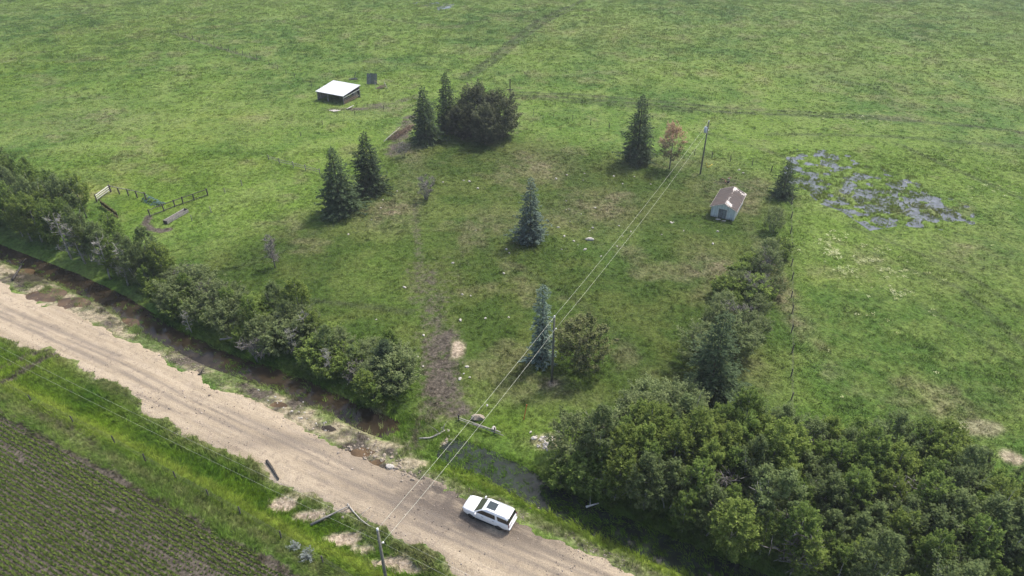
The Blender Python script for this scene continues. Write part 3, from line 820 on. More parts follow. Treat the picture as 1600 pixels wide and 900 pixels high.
k = rng.uniform(0, 1, len(gx_)) < sstep(.4, .7, fbm(gx_, gy_, 2.5, 3, 99)); gx_, gy_ = gx_[k], gy_[k]; n = len(gx_)
instancer('gravel', np.stack([gx_, gy_, height(gx_, gy_) + .01], 1), np.exp(rng.normal(-3.1, .45, n)), rng.uniform(0, 6.28, (n, 3)), rng.integers(0, 4, n), {'tone': rng.uniform(0, 1, n)}, [stone_mesh('gravel_stone', 500 + i) for i in range(4)], M['gravel'], 'loose gravel stones along the road edges and scoured shoulder', 'gravel')

# ------------------------------------------------------------------ trees
def rhombs(c, d, w, L, W):
    """leaf shaped quads: base c, direction d, side w"""
    d = d / (np.linalg.norm(d, axis=1)[:, None] + 1e-9); w = w / (np.linalg.norm(w, axis=1)[:, None] + 1e-9)
    V = np.stack([c, c + d * (L * .5)[:, None] + w * W[:, None], c + d * L[:, None], c + d * (L * .5)[:, None] - w * W[:, None]], 1).reshape(-1, 3)
    return V, np.arange(len(V)).reshape(-1, 4)
def spruce_meshes(seed, h, rmax, power=.85, droop=.3, dens=1.0, spray=.42, gaps=0.0, z0=.05):
    g = np.random.default_rng(seed)
    C = []; D = []; T = []; Ls = []
    z = h * z0; lob = g.uniform(.8, 1.15, 16)
    while z < h * .985:
        fz = z / h
        rr = rmax * (1 - fz) ** power * g.uniform(.62, 1.14) * min(1, .6 + fz * 6) + .10
        nb = int(max(5, (6 + rr * 2.6) * dens))
        for b in range(nb):
            if g.uniform() < gaps: continue
            az = 6.283 * (b + g.uniform(-.35, .35)) / nb + z * 2.4
            r = rr * g.uniform(.55, 1.15) * (.62 + .62 * vnoise(np.array([(az % 6.283) * 1.1 + seed]), np.array([z * .55]), seed)[0] + .12 * lob[int(az / 6.283 * 16) % 16])
            ns = int((4 + r * 9) * dens)
            k = g.uniform(.12, 1, ns) ** .7
            up = .35 * (fz > .8) - droop * (1 - fz * .6)
            rad = np.stack([np.cos(az) * np.ones(ns), np.sin(az) * np.ones(ns), np.zeros(ns)], 1)
            tanv = np.stack([-np.sin(az) * np.ones(ns), np.cos(az) * np.ones(ns), np.zeros(ns)], 1)
            sag = up * r * k + .10 * r * k ** 3
            c = rad * (r * k)[:, None] + tanv * (g.normal(0, .10 + .10 * r / 3, ns) * (1.3 - k))[:, None]
            c[:, 2] = z + sag + g.normal(0, .06, ns)
            sgn = g.choice([-1, 1], ns) * g.uniform(.1, 1.1, ns)
            d = rad + tanv * sgn[:, None]; d[:, 2] = g.uniform(-.65, .12, ns)
            C.append(c); D.append(d); Ls.append(spray * g.uniform(.6, 1.25, ns) * (.55 + .45 * (1 - fz)))
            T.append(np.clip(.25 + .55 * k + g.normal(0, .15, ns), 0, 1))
        z += h * .026 * g.uniform(.75, 1.25)
    # leader
    n = 14; C.append(np.stack([g.normal(0, .03, n), g.normal(0, .03, n), g.uniform(h * .94, h, n)], 1)); d = g.normal(0, .5, (n, 3)); d[:, 2] = .9; D.append(d); Ls.append(np.full(n, .26)); T.append(np.full(n, .7))
    C = np.vstack(C); D = np.vstack(D); Ls = np.concatenate(Ls); T = np.concatenate(T)
    W = np.cross(D, g.normal(0, .45, D.shape) + np.array([0, 0, 1.0]))
    V, F = rhombs(C, D, W, Ls, Ls * .22)
    crown = mesh_np('spruce_crown', V, F, False, {'tone': ('FACE', T)})
    tr = [(np.array([[0, 0, -.3], [g.normal(0, .05), g.normal(0, .05), h * .5], [0, 0, h * .97]]), np.array([.011 * h + .06, .007 * h + .03, .015]), 7)]
    for i in range(26):
        zz = h * g.uniform(.05, .6); az = g.uniform(0, 6.28); r = rmax * (1 - zz / h) * .7
        tr.append((np.array([[0, 0, zz], [math.cos(az) * r, math.sin(az) * r, zz - .2 * r]]), np.array([.035, .012]), 4))
    return crown, tubes_mesh('spruce_trunk', tr)
def skeleton(g, h, rad, nlimb, spread, base=.3, trunks=1, curve=.1, thick=.012):
    """tubes and tip positions of a broadleaf skeleton"""
    tubes = []; tips = []
    for k in range(trunks):
        a0 = g.uniform(0, 6.28); off = 0.0 if trunks == 1 else rad * .12
        b = np.array([math.cos(a0) * off, math.sin(a0) * off, -.3])
        lean = np.array([math.cos(a0), math.sin(a0), 0]) * (0.04 if trunks == 1 else g.uniform(.12, .34)) * h
        top = b + lean + np.array([g.normal(0, .02 * h), g.normal(0, .02 * h), h * g.uniform(.85, .98)])
        mid = b + (top - b) * .5 + g.normal(0, curve * .35, 3) * h * .15
        q = np.array([b, b + (mid - b) * .5, mid, mid + (top - mid) * .55, top])
        r0 = thick * h + .02; r = r0 * np.array([1, .85, .62, .36, .1]) / (1 if trunks == 1 else 1.35)
        tubes.append((q, r, 6))
        for i in range(max(2, nlimb // trunks)):
            f = g.uniform(base, .92); p = b + (top - b) * f if f > .5 else b + (mid - b) * (f * 2)
            az = g.uniform(0, 6.28); L = rad * spread * g.uniform(.5, 1.05) * (1.15 - f * .6)
            e = p + np.array([math.cos(az) * L, math.sin(az) * L, L * g.uniform(.25, .9)])
            m = (p + e) / 2 + np.array([0, 0, .1 * L])
            tubes.append((np.array([p, m, e]), np.array([r0 * .38 * (1.1 - f), r0 * .24 * (1.1 - f) + .006, .008]), 4))
            tips += [e, m]
            for j in range(2):
                az2 = az + g.normal(0, .8); l2 = L * g.uniform(.3, .6); e2 = m + np.array([math.cos(az2) * l2, math.sin(az2) * l2, l2 * g.uniform(.1, .8)])
                tubes.append((np.array([m, e2]), np.array([r0 * .15 * (1.1 - f) + .006, .006]), 3)); tips.append(e2)
        tips.append(top)
    return tubes, tips
def broadleaf_meshes(seed, h, rad, nleaf, leaf, zc=.6, zr=.42, trunks=1, clump=.55, nclump=46, gap=.25, low=0.0, taper=.35):
    g = np.random.default_rng(seed)
    tubes, tips = skeleton(g, h, rad, 16, .85, .25, trunks)
    cen = []
    while len(cen) < nclump:
        d = g.normal(0, 1, 3); d /= np.linalg.norm(d); r = g.uniform(.45, 1.0) ** .6
        tp = 1 - taper * max(0.0, d[2] * r); p = np.array([d[0] * rad * r * tp, d[1] * rad * r * tp, h * (zc + d[2] * zr * r)])
        if p[2] < h * low: continue
        if vnoise(np.array([p[0] * 1.1 + seed]), np.array([p[1] * 1.1 + p[2]]), seed)[0] < gap: continue
        cen.append(p)
    cen += [t for t in tips if t[2] > h * .25][: nclump // 3]
    per = int(nleaf / len(cen))
    C = []; T = []
    mid_ = np.array([0, 0, h * zc * .8])
    for c in cen:
        cl = clump * g.uniform(.6, 1.3); n = int(per * g.uniform(.4, 1.6))
        ax = (c - mid_) * np.array([1, 1, .5]); ax = ax / (np.linalg.norm(ax) + 1e-6) + np.array([g.normal(0, .3), g.normal(0, .3), .75]); ax /= np.linalg.norm(ax)
        al = g.uniform(-1, 1, n); ln = cl * g.uniform(1.4, 2.6)
        q = ax[None] * (al * ln)[:, None] + g.normal(0, 1, (n, 3)) * (cl * .42 * (1.15 - .75 * np.clip(al, -.4, 1)))[:, None]
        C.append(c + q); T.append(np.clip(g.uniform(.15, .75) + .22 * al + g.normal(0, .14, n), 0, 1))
    C = np.vstack(C); T = np.concatenate(T); n = len(C)
    D = g.normal(0, 1, (n, 3)); D[:, 2] *= .4
    N = g.normal(0, .5, (n, 3)) + np.array([0, 0, 1.0])
    L = leaf * g.uniform(.7, 1.3, n)
    V, F = rhombs(C, D, np.cross(D, N), L, L * .36)
    keep = V.reshape(-1, 4, 3)[:, :, 2].min(1) > .02
    crown = mesh_np('leaf_crown', V, F, False, {'tone': ('FACE', T)})
    return crown, tubes_mesh('leaf_trunk', tubes)
def bare_mesh(seed, h, rad, trunks=4, nlimb=26, thick=.008):
    g = np.random.default_rng(seed)
    tubes, tips = skeleton(g, h, rad, nlimb, 1.0, .2, trunks, .2, thick)
    for t in tips[:]:
        for j in range(4):
            e = t + g.normal(0, .22, 3) * np.array([1, 1, .7]) * rad + np.array([0, 0, .12 * rad])
            tubes.append((np.array([t, e]), np.array([.030, .012]), 3))
    return tubes_mesh('bare_branches', tubes)

def place_tree(name, loc, meshes, mats, rz, scale, label, cat='tree', group=None, crown='crown', trunk='trunk'):
    o = empty(name, loc, rz, label, cat, group)
    o.scale = scale if hasattr(scale, '__len__') else (scale,) * 3
    cm, tm = meshes
    if cm is not None: link(crown, cm, None, o) if cm.materials else link(crown, cm, mats[0], o)
    if tm is not None: link(trunk, tm, None, o) if tm.materials else link(trunk, tm, mats[1], o)
    return o

SPR = [spruce_meshes(1, 12.7, 4.3, .74, .28, 1.2, .52, .06), spruce_meshes(2, 12.1, 4.0, .66, .28, 1.2, .52, .06), spruce_meshes(3, 14.0, 3.5, .62, .28, 1.25, .50, .05)]
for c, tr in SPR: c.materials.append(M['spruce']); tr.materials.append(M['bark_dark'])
BLUE = spruce_meshes(5, 11.5, 3.0, .68, .22, 1.15, .46, .12); NARROW = spruce_meshes(6, 11.6, 1.9, .55, .45, 1.2, .44, .32)
OPEN = spruce_meshes(8, 12.8, 4.3, .68, .35, .95, .58, .18)
for (c, tr), m_ in ((BLUE, 'blue_spruce'), (NARROW, 'blue_spruce'), (OPEN, 'spruce')):
    c.materials.append(M[m_]); tr.materials.append(M['bark_dark'])
def spruce(u, v, vtop, var, h0, label, wid=1.0, name='spruce_tree'):
    h = tall(u, v, vtop); k = h / h0
    place_tree(name, P(u, v), var, None, R.uniform(0, 6.28), (k * wid, k * wid, k), label)
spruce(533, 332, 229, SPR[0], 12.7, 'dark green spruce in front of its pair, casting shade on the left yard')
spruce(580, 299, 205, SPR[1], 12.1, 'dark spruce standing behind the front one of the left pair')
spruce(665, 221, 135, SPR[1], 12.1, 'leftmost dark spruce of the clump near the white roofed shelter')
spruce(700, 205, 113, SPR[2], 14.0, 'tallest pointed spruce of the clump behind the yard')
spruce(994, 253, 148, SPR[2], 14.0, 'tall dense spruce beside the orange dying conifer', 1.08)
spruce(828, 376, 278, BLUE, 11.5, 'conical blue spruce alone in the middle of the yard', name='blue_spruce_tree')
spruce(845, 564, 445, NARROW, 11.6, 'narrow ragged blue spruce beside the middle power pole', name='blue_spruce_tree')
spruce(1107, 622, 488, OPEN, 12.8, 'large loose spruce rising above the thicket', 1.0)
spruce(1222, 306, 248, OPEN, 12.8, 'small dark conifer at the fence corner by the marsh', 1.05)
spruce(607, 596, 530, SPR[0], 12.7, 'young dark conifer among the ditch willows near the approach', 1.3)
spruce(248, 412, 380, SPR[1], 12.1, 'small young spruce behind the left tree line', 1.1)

PINE = [broadleaf_meshes(31, 12.0, 4.2, 26000, .27, .47, .48, 2, .48, 330, .10, .02), broadleaf_meshes(32, 11.0, 4.2, 24000, .27, .45, .48, 2, .46, 300, .12, .02)]
for c, tr in PINE: c.materials.append(M['pine']); tr.materials.append(M['bark_dark'])
place_tree('pine_tree', P(742, 208), PINE[0], None, .4, (.95, .95, 1.0), 'bushy olive pine right of the tallest spruce')
place_tree('pine_tree', P(778, 214), PINE[1], None, 2.0, (1.1, 1.1, 1.05), 'broad bushy pine at the right end of the clump')
place_tree('pine_tree', P(760, 224), PINE[0], None, 5.0, (.8, .8, .78), 'rounded pine at the front of the clump')
place_tree('pine_tree', P(724, 214), PINE[1], None, 4.0, (.85, .85, .8), 'lower bushy pine in the middle of the clump')
OLIVE = broadleaf_meshes(33, 8.6, 4.0, 13000, .22, .5, .46, 3, .30, 170, .36, .05); OLIVE[0].materials.append(M['olive']); OLIVE[1].materials.append(M['bark_dark'])
place_tree('thinning_pine', P(912, 575), OLIVE, None, 1.0, (.95, .95, 1.0), 'sparse olive pine with bare twigs right of the middle power pole')
DYING = broadleaf_meshes(34, 10.6, 2.5, 7500, .20, .57, .42, 1, .30, 110, .25, .16, .55); DYING[0].materials.append(M['dying']); DYING[1].materials.append(M['bark_grey'])
place_tree('dying_conifer', P(1046, 264), DYING, None, 0.3, 1.0, 'orange brown dying conifer next to the tall spruce')

ASP = []
for i in range(6):
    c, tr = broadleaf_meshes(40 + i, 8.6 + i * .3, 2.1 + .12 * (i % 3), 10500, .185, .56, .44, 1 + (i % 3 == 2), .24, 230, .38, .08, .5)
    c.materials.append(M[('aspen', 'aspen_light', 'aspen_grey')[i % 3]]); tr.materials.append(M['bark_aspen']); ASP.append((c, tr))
WIL = []
for i in range(4):
    c, tr = broadleaf_meshes(60 + i, 4.6, 2.4, 6800, .17, .54, .5, 5, .24, 160, .40, .03)
    c.materials.append(M['willow']); tr.materials.append(M['bark_grey']); WIL.append((c, tr))
SHR = []
for i in range(3):
    c, tr = broadleaf_meshes(70 + i, 3.6, 2.0, 8500, .165, .48, .52, 5, .24, 140, .25, .0)
    c.materials.append(M['shrub']); tr.materials.append(M['bark_grey']); SHR.append((c, tr))
BARE = [bare_mesh(80, 4.8, 1.2, 9, 54, .016), bare_mesh(81, 6.6, 1.2, 1, 44, .014), bare_mesh(82, 4.0, 1.6, 4, 24, .012), bare_mesh(83, 7.2, 1.3, 1, 14, .015)]
for b in BARE[:3]: b.materials.append(M['bark_grey'])
BARE[3].materials.append(M['bark_aspen'])

def poisson(pix, dmin, n, seed):
    g = np.random.default_rng(seed)
    w = [P0(*q) for q in pix]; X = [p[0] for p in w]; Y = [p[1] for p in w]
    x = g.uniform(min(X), max(X), n * 40); y = g.uniform(min(Y), max(Y), n * 40)
    k = inside(x, y, w); out = []
    for a, b in zip(x[k][:6000], y[k][:6000]):
        if all((a - c) ** 2 + (b - d) ** 2 > dmin * dmin for c, d in out):
            out.append((a, b))
            if len(out) >= n: break
    return out
def thicket_label(x, y):
    yc = y * math.cos(PITCH) + CAM_H * math.sin(PITCH); u = 800 + FPX * x / yc; v = 450 + FPX * (CAM_H * math.cos(PITCH) - y * math.sin(PITCH)) / yc
    s1, t1_ = to_st(x, y); d = t1_ - np.interp(s1, *TD)
    if d < 3.5: return 'leafy aspen overhanging the ditch along the lower edge of the right thicket', 'thicket aspens along the ditch'
    if u < 1020: return 'leafy aspen at the left tip of the lower right thicket near the rubble pile', 'thicket aspens at the left tip'
    if v < 735 and u < 1250: return 'leafy aspen on the upper edge of the thicket just below the large loose spruce', 'thicket aspens below the loose spruce'
    if v < 775: return 'leafy aspen on the upper right edge of the thicket facing the open pasture', 'thicket aspens facing the pasture'
    if u > 1400: return 'leafy aspen deep in the thicket at the bottom right corner', 'thicket aspens in the corner'
    return 'leafy aspen in the middle of the lower right thicket', 'thicket aspens in the middle'
def grove(name, pix, dmin, n, seed, var, slo, shi, label, group, cat='tree', wide=(.9, 1.2)):
    for (x, y) in poisson(pix, dmin, n, seed):
        s1, t1_ = to_st(x, y)
        if t1_ < np.interp(s1, *TD) + (3.0 if s1 < -3 else (1.7 if 'shrub' in name else 2.0) if s1 < 30 else 1.2): continue
        k = R.uniform(slo, shi); w = k * R.uniform(*wide)
        lb, gr = thicket_label(x, y) if label is None else (label, group)
        place_tree(name, (x, y, gz(x, y)), R.choice(var), None, R.uniform(0, 6.28), (w, w, k), lb, cat, gr)
# left tree line, planted just beyond the ditch
def bank(name, s0, s1, d0, d1, dmin, n, seed, var, slo, shi, label, group, cat='tree', wide=(.9, 1.2)):
    g = np.random.default_rng(seed); out = []
    for _ in range(n * 60):
        s_ = g.uniform(s0, s1); t_ = np.interp(s_, *TD) + g.uniform(d0, d1); x, y = from_st(s_, t_)
        if all((x - a) ** 2 + (y - b) ** 2 > dmin * dmin for a, b in out): out.append((x, y))
        if len(out) >= n: break
    for x, y in out:
        k = R.uniform(slo, shi); w = k * R.uniform(*wide)
        place_tree(name, (x, y, gz(x, y)), R.choice(var), None, R.uniform(0, 6.28), (w, w, k), label, cat, group)
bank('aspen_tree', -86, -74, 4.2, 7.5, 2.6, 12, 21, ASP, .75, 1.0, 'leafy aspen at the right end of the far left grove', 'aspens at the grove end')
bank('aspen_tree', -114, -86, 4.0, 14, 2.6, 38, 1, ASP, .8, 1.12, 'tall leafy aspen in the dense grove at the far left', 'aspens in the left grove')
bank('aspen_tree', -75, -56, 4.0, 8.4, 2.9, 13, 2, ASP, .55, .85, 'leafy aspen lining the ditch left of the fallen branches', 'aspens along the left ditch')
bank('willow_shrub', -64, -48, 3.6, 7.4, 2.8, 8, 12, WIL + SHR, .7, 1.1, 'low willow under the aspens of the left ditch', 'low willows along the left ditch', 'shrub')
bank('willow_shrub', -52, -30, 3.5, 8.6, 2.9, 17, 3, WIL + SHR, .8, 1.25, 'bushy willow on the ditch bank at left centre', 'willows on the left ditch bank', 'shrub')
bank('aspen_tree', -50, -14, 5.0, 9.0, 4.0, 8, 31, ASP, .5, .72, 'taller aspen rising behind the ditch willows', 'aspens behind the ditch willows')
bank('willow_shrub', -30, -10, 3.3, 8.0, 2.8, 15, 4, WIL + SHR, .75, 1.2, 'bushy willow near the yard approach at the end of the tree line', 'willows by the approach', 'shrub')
for (u, v, k, lb) in ((470, 500, .82, 'round green aspen standing above the ditch willows'), (435, 490, .6, 'smaller aspen left of the round green one'), (575, 630, .6, 'bright aspen closest to the approach'), (790 - 205, 640, .5, 'low aspen at the right end of the tree line')):
    place_tree('aspen_tree', P(u, v), ASP[R.randrange(4)], None, R.uniform(0, 6), (k * 1.15, k * 1.15, k), lb)
# hedge along the right fence
grove('willow_shrub', [(1180, 405), (1218, 385), (1215, 440), (1200, 515), (1160, 560), (1095, 575), (1085, 540), (1130, 450)], 2.9, 28, 5, WIL + SHR[:1], .65, 1.2, 'grey green willow in the hedge beside the right fence', 'willows beside the right fence', 'shrub')
place_tree('willow_shrub', P(1205, 362), WIL[1], None, .5, (.75, .75, 1.0), 'small dark willow just right of the old shed', 'shrub')
# lower right thicket
TH = [(850, 765), (905, 745), (985, 705), (1050, 692), (1150, 705), (1300, 718), (1450, 752), (1660, 805), (1760, 1010), (1180, 1010), (1085, 895), (1000, 838), (920, 805)]
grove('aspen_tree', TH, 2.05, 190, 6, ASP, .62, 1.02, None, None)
grove('willow_shrub', [(838, 748), (890, 712), (970, 685), (1000, 720), (960, 800), (900, 785)], 2.1, 20, 7, SHR + WIL[:2], .8, 1.3, 'green shrub at the thicket end beside the white car ditch', 'shrubs at the thicket end', 'shrub')
grove('willow_shrub', [(985, 690), (1010, 640), (1075, 640), (1080, 690)], 2.4, 7, 8, WIL, 1.1, 1.5, 'tall grey green willow at the left shoulder of the thicket', 'willows at the thicket shoulder', 'shrub')
# bare shrubs and snags
def bare(u, v, m_, k, label, name='dead_shrub', cat='shrub', rz=0.0):
    o = empty(name, P(u, v), rz, label, cat); o.scale = (k, k, k); link('branches', m_, None, o)
bare(666, 312, BARE[0], 1.0, 'leafless grey multi stemmed shrub alone beside the yard track')
bare(430, 418, BARE[1], 1.0, 'thin dead grey tree standing alone left of centre', 'dead_tree', 'tree')
bare(630, 245, BARE[2], .8, 'small dead shrub beside the brush pile', 'dead_shrub')
bare(490, 545, BARE[3], 1.0, 'pale bare trunk with forked top above the ditch willows', 'dead_tree', 'tree', 1.0)
bare(462, 560, BARE[3], .85, 'shorter pale bare trunk leaning among the ditch willows', 'dead_tree', 'tree', 3.0)
bare(172, 436, BARE[3], 1.2, 'slender white birch trunk leaning left over the ditch', 'dead_tree', 'tree', 4.0)
bare(335, 480, BARE[2], 1.1, 'grey leafless bush behind the ditch willows', 'dead_shrub')
bare(940, 690, BARE[2], 1.15, 'grey leafless bush at the upper edge of the thicket', 'dead_shrub')
bare(1000, 735, BARE[2], 1.3, 'dead grey branches tangled inside the thicket near its left end', 'dead_shrub')
bare(1025, 700, BARE[3], .85, 'bare pale stem poking through the thicket shoulder', 'dead_tree', 'tree', 2.0)
bare(1345, 800, BARE[2], 1.3, 'dead twiggy shrub showing inside the lower right thicket', 'dead_shrub')
bare(1260, 735, BARE[3], .9, 'pale bare stem between the aspens of the thicket', 'dead_tree', 'tree', 5.0)

for (u, v, b, k, rz_, lb) in ((112, 405, 3, 1.3, 0, 'white birch trunk at the left ditch, first of three'), (134, 412, 3, 1.2, 2, 'white birch trunk at the left ditch, second of three'), (200, 446, 3, 1.15, 5, 'white birch trunk at the left ditch, third of three'), (300, 520, 3, .6, 1, 'short pale snag in the willows right of the birches'), (405, 565, 2, 1.0, 3, 'leafless grey bush hanging over the ditch'), (520, 590, 3, .8, 2, 'bare pale snag above the willows near the approach'), (560, 600, 2, .9, 0, 'dead twiggy bush among the willows near the approach'), (300, 455, 0, .9, 1, 'upright grey dead shrub behind the birch line'), (965, 770, 2, 1.2, 1, 'dead limbs at the foot of the thicket by the ditch'), (1060, 760, 3, 1.0, 4, 'pale snag leaning out of the thicket left part'), (1110, 800, 2, 1.5, 2, 'tangle of bare twigs in the thicket left of centre'), (1180, 830, 3, 1.1, 0, 'pale forked snag in the lower middle of the thicket'), (1300, 760, 3, 1.05, 3, 'pale snag rising from the thicket centre'), (1410, 830, 2, 1.6, 5, 'tangle of bare twigs right of the thicket centre'), (1480, 800, 3, 1.0, 1, 'pale snag at the right of the thicket'), (1230, 880, 2, 1.5, 1, 'bare twigs low in the thicket at the bottom edge'), (1150, 520, 2, 1.2, 2, 'grey leafless bush in the hedge above the loose spruce'), (1195, 430, 2, 1.1, 4, 'grey leafless bush in the hedge below the shed'), (1180, 470, 0, 1.0, 2, 'upright bare shrub in the middle of the hedge')):
    bare(u, v, BARE[b], k, lb, 'dead_tree' if b in (1, 3) else 'dead_shrub', 'tree' if b in (1, 3) else 'shrub', rz_)

# ------------------------------------------------------------------ old shed
def shed_roof_material():
    m, t, out = new_mat('peeling_brown_roofing')
    tc = t.n('ShaderNodeTexCoord').outputs['Object']
    n = t.noise(tc, 1.3, 5, .7); f = t.noise(tc, 5.0, 4, .6)
    mp = t.n('ShaderNodeMapping', ins={'Vector': tc, 'Scale': (.4, 6, 1)}).outputs[0]
    c = t.mix(t.ramp(t.noise(mp, 1.5, 4, .6), .35, .65), (.066, .055, .051), (.115, .098, .090))
    c = t.mix(t.math('MULTIPLY', t.ramp(n, .5, .65), .6), c, (.12, .085, .07))
    pe = t.math('ADD', t.attr('peel'), t.math('MULTIPLY', t.math('SUBTRACT', t.noise(tc, 2.4, 5, .72), .5), 1.9))
    c = t.mix(t.ramp(pe, .44, .50), c, t.mix(f, (.50, .45, .40), (.70, .66, .61)))
    principled(t, out, c, .85, .15, normal=t.bump(t.math('ADD', f, t.ramp(pe, .5, .56, 1, 0)), .5, .02)); return m
def siding_material():
    m, t, out = new_mat('weathered_white_siding')
    tc = t.n('ShaderNodeTexCoord').outputs['Object']
    mp = t.n('ShaderNodeMapping', ins={'Vector': tc, 'Scale': (5, 5, .5)}).outputs[0]
    n = t.noise(mp, 1.0, 5, .7)
    c = t.mix(t.ramp(n, .45, .68), (.66, .70, .68), (.40, .43, .42))
    z = t.n('ShaderNodeSeparateXYZ', ins={0: tc}).outputs[2]
    c = t.mix(t.math('MULTIPLY', t.ramp(z, .7, .0), t.ramp(n, .3, .6)), c, (.24, .26, .23))
    principled(t, out, c, .85, .15); return m
M['shed_roof'] = shed_roof_material(); M['siding'] = siding_material()
M['door_dark'] = wood_material('weathered_dark_door', (.07, .08, .078), (.26, .28, .27))
M['trim'] = simple('chalky_trim_paint', (.58, .54, .48), .8, .2, 0, .25, 3)

fa, fb = Vector(P0(1110, 335.5)), Vector(P0(1146.7, 343.5))
ang = math.atan2(fb.y - fa.y, fb.x - fa.x)
W_, L_ = 4.2, 7.5
ex = Vector((math.cos(ang), math.sin(ang), 0)); ey = Vector((-math.sin(ang), math.cos(ang), 0))
cen = Vector((fa.x, fa.y, 0)) + ex * (W_ / 2) + ey * (L_ / 2)
zs = min(gz(cen.x + dx * 2, cen.y + dy * 3) for dx in (-1, 1) for dy in (-1, 1))
shed = empty('shed', (cen.x, cen.y, zs), ang, 'small old white shed with peeling brown gable roof and dark double doors', 'shed')
HE, HR = 2.15, 3.05
def shed_wall(name, p0, p1, gable=False, hole=None):
    """vertical board siding between two corners, boards with grooves"""
    p0 = Vector(p0); p1 = Vector(p1); d = (p1 - p0); L = d.length; d.normalize()
    n = max(8, int(L / .22)); bm = bmesh.new()
    for i in range(n):
        a = L * i / n + .006; b = L * (i + 1) / n - .006
        mid = (a + b) / 2
        top = HE if not gable else HE + (HR - HE) * (1 - abs(mid - L / 2) / (L / 2)) - .05
        if hole and hole[0] < mid < hole[1]:
            z0 = hole[2]
        else: z0 = .04 + .03 * (i % 3)
        off = d.cross(Vector((0, 0, 1))) * (.012 * ((i * 7) % 3 - 1))
        box_between(bm, p0 + d * a + Vector((0, 0, (z0 + top) / 2)) + off, p0 + d * b + Vector((0, 0, (z0 + top) / 2)) + off, .05, top - z0)
    return link(name, bm_mesh(name, bm), M['siding'], shed)
hw, hl = W_ / 2, L_ / 2
shed_wall('front_wall', (-hw, -hl, 0), (hw, -hl, 0), True, (1.35, 2.75, 1.85))
shed_wall('back_wall', (hw, hl, 0), (-hw, hl, 0), True)
shed_wall('side_wall', (hw, -hl, 0), (hw, hl, 0)); shed_wall('side_wall', (-hw, hl, 0), (-hw, -hl, 0))
for sgn, x0, x1 in ((0, -.74, -.06), (1, 0.0, .62)):
    d_ = beam('door', (x0, -hl - .01 - .05 * sgn, .95), (x1, -hl - .01 + (.0 if sgn == 0 else -.02), .95), .05, 1.78, M['door_dark'], shed)
    for zz in (.35, 1.5): beam('door_batten', (x0 + .05, -hl - .06 - .05 * sgn, zz), (x1 - .05, -hl - .06 - .05 * sgn, zz), .03, .12, M['door_dark'], d_)
for x0 in (-.80, .68): beam('door_jamb', (x0, -hl - .03, .05), (x0, -hl - .03, 1.9), .09, .07, M['trim'], shed, up=Vector((0, 1, 0)))
beam('door_lintel', (-.86, -hl - .03, 1.92), (.74, -hl - .03, 1.92), .07, .10, M['trim'], shed)
beam('sill', (-hw, -hl - .02, .03), (hw, -hl - .02, .03), .12, .12, M['wood_dark'], shed)
def roof_slope(sg):
    ov, oe = .28, .30
    nx_, ny_ = 12, 30
    V = []; F = []; pl = []
    sl_ = (HR - HE) / hw
    for j in range(ny_ + 1):
        yy = -hl - ov + (L_ + 2 * ov) * j / ny_
        for i in range(nx_ + 1):
            k = i / nx_; xx = (hw + oe) * k
            zz = HR + .06 - sl_ * xx - .05 * math.sin(math.pi * j / ny_) * (1 - k) + R.uniform(-.012, .012) + .018 * (j % 2)
            V.append((sg * xx, yy, zz))
            p = .02
            if sg > 0:
                p += .62 * math.exp(-(((yy + hl - .35) / 1.1) ** 2 + ((xx - .7) / .8) ** 2)) + .42 * math.exp(-((yy - hl + .4) / .7) ** 2) + .34 * math.exp(-((xx - .25) / .35) ** 2) * (yy > -3) + .3 * math.exp(-((xx - hw - .2) / .16) ** 2)
            else:
                p += .38 * math.exp(-((yy - hl) / .3) ** 2) + .3 * math.exp(-((xx - hw - .25) / .12) ** 2) - .1
            pl.append(p)
    for j in range(ny_):
        for i in range(nx_):
            a = j * (nx_ + 1) + i
            f = (a, a + 1, a + nx_ + 2, a + nx_ + 1)
            F.append(f if sg > 0 else f[::-1])
    n0 = len(V); V2 = [(x, y, z - .07) for x, y, z in V]; F2 = [tuple(n0 + q for q in f[::-1]) for f in F]
    rim = [i for i in range(nx_ + 1)] + [j * (nx_ + 1) + nx_ for j in range(1, ny_ + 1)] + [ny_ * (nx_ + 1) + i for i in range(nx_ - 1, -1, -1)] + [j * (nx_ + 1) for j in range(ny_ - 1, 0, -1)]
    F3 = []
    for a, b in zip(rim, rim[1:] + rim[:1]):
        F3.append((b, a, a + n0, b + n0) if sg > 0 else (a, b, b + n0, a + n0))
    return mesh_np('roof_slope', V + V2, F + F2 + F3, False, {'peel': ('POINT', pl + pl)})
rf = link('roof', roof_slope(1), M['shed_roof'], shed); link('roof', roof_slope(-1), M['shed_roof'], shed)
for sg in (1, -1):
    for yy in (-hl - .30, hl + .30):
        beam('bargeboard', (0, yy, HR + .0), (sg * (hw + .30), yy, HR - (HR - HE) / hw * (hw + .30) + .0), .04, .12, M['trim'], shed)
    beam('fascia', (sg * (hw + .315), -hl - .27, HE - .12), (sg * (hw + .315), hl + .27, HE - .12), .03, .10, M['trim'], shed)
# scrap behind the shed and steps in front
sc_o = empty('scrap_heap', P(1133, 284), ang, 'rusty dark scrap heaped behind the old shed', 'scrap')
for i in range(7):
    a = Vector((R.uniform(-.9, .9), R.uniform(-.4, .4), R.uniform(.15, .9))); b = a + Vector((R.uniform(-1, 1), R.uniform(-.4, .4), R.uniform(-.4, .3)))
    beam('sheet', a, b, R.uniform(.3, .7), .04, M['rust'] if i % 3 else M['wood_dark'], sc_o)
for u, v, lb in ((1122, 343, 'pale flat slab in front of the shed, left one'), (1131, 345.5, 'pale flat slab in front of the shed, right one')):
    o = link('doorstep_slab', stone_mesh('doorstep_slab', int(u), .22, 2), M['stone']); o.location = P(u, v, .06); o.scale = (.38, .24, .3); tag(o, lb, 'slab')

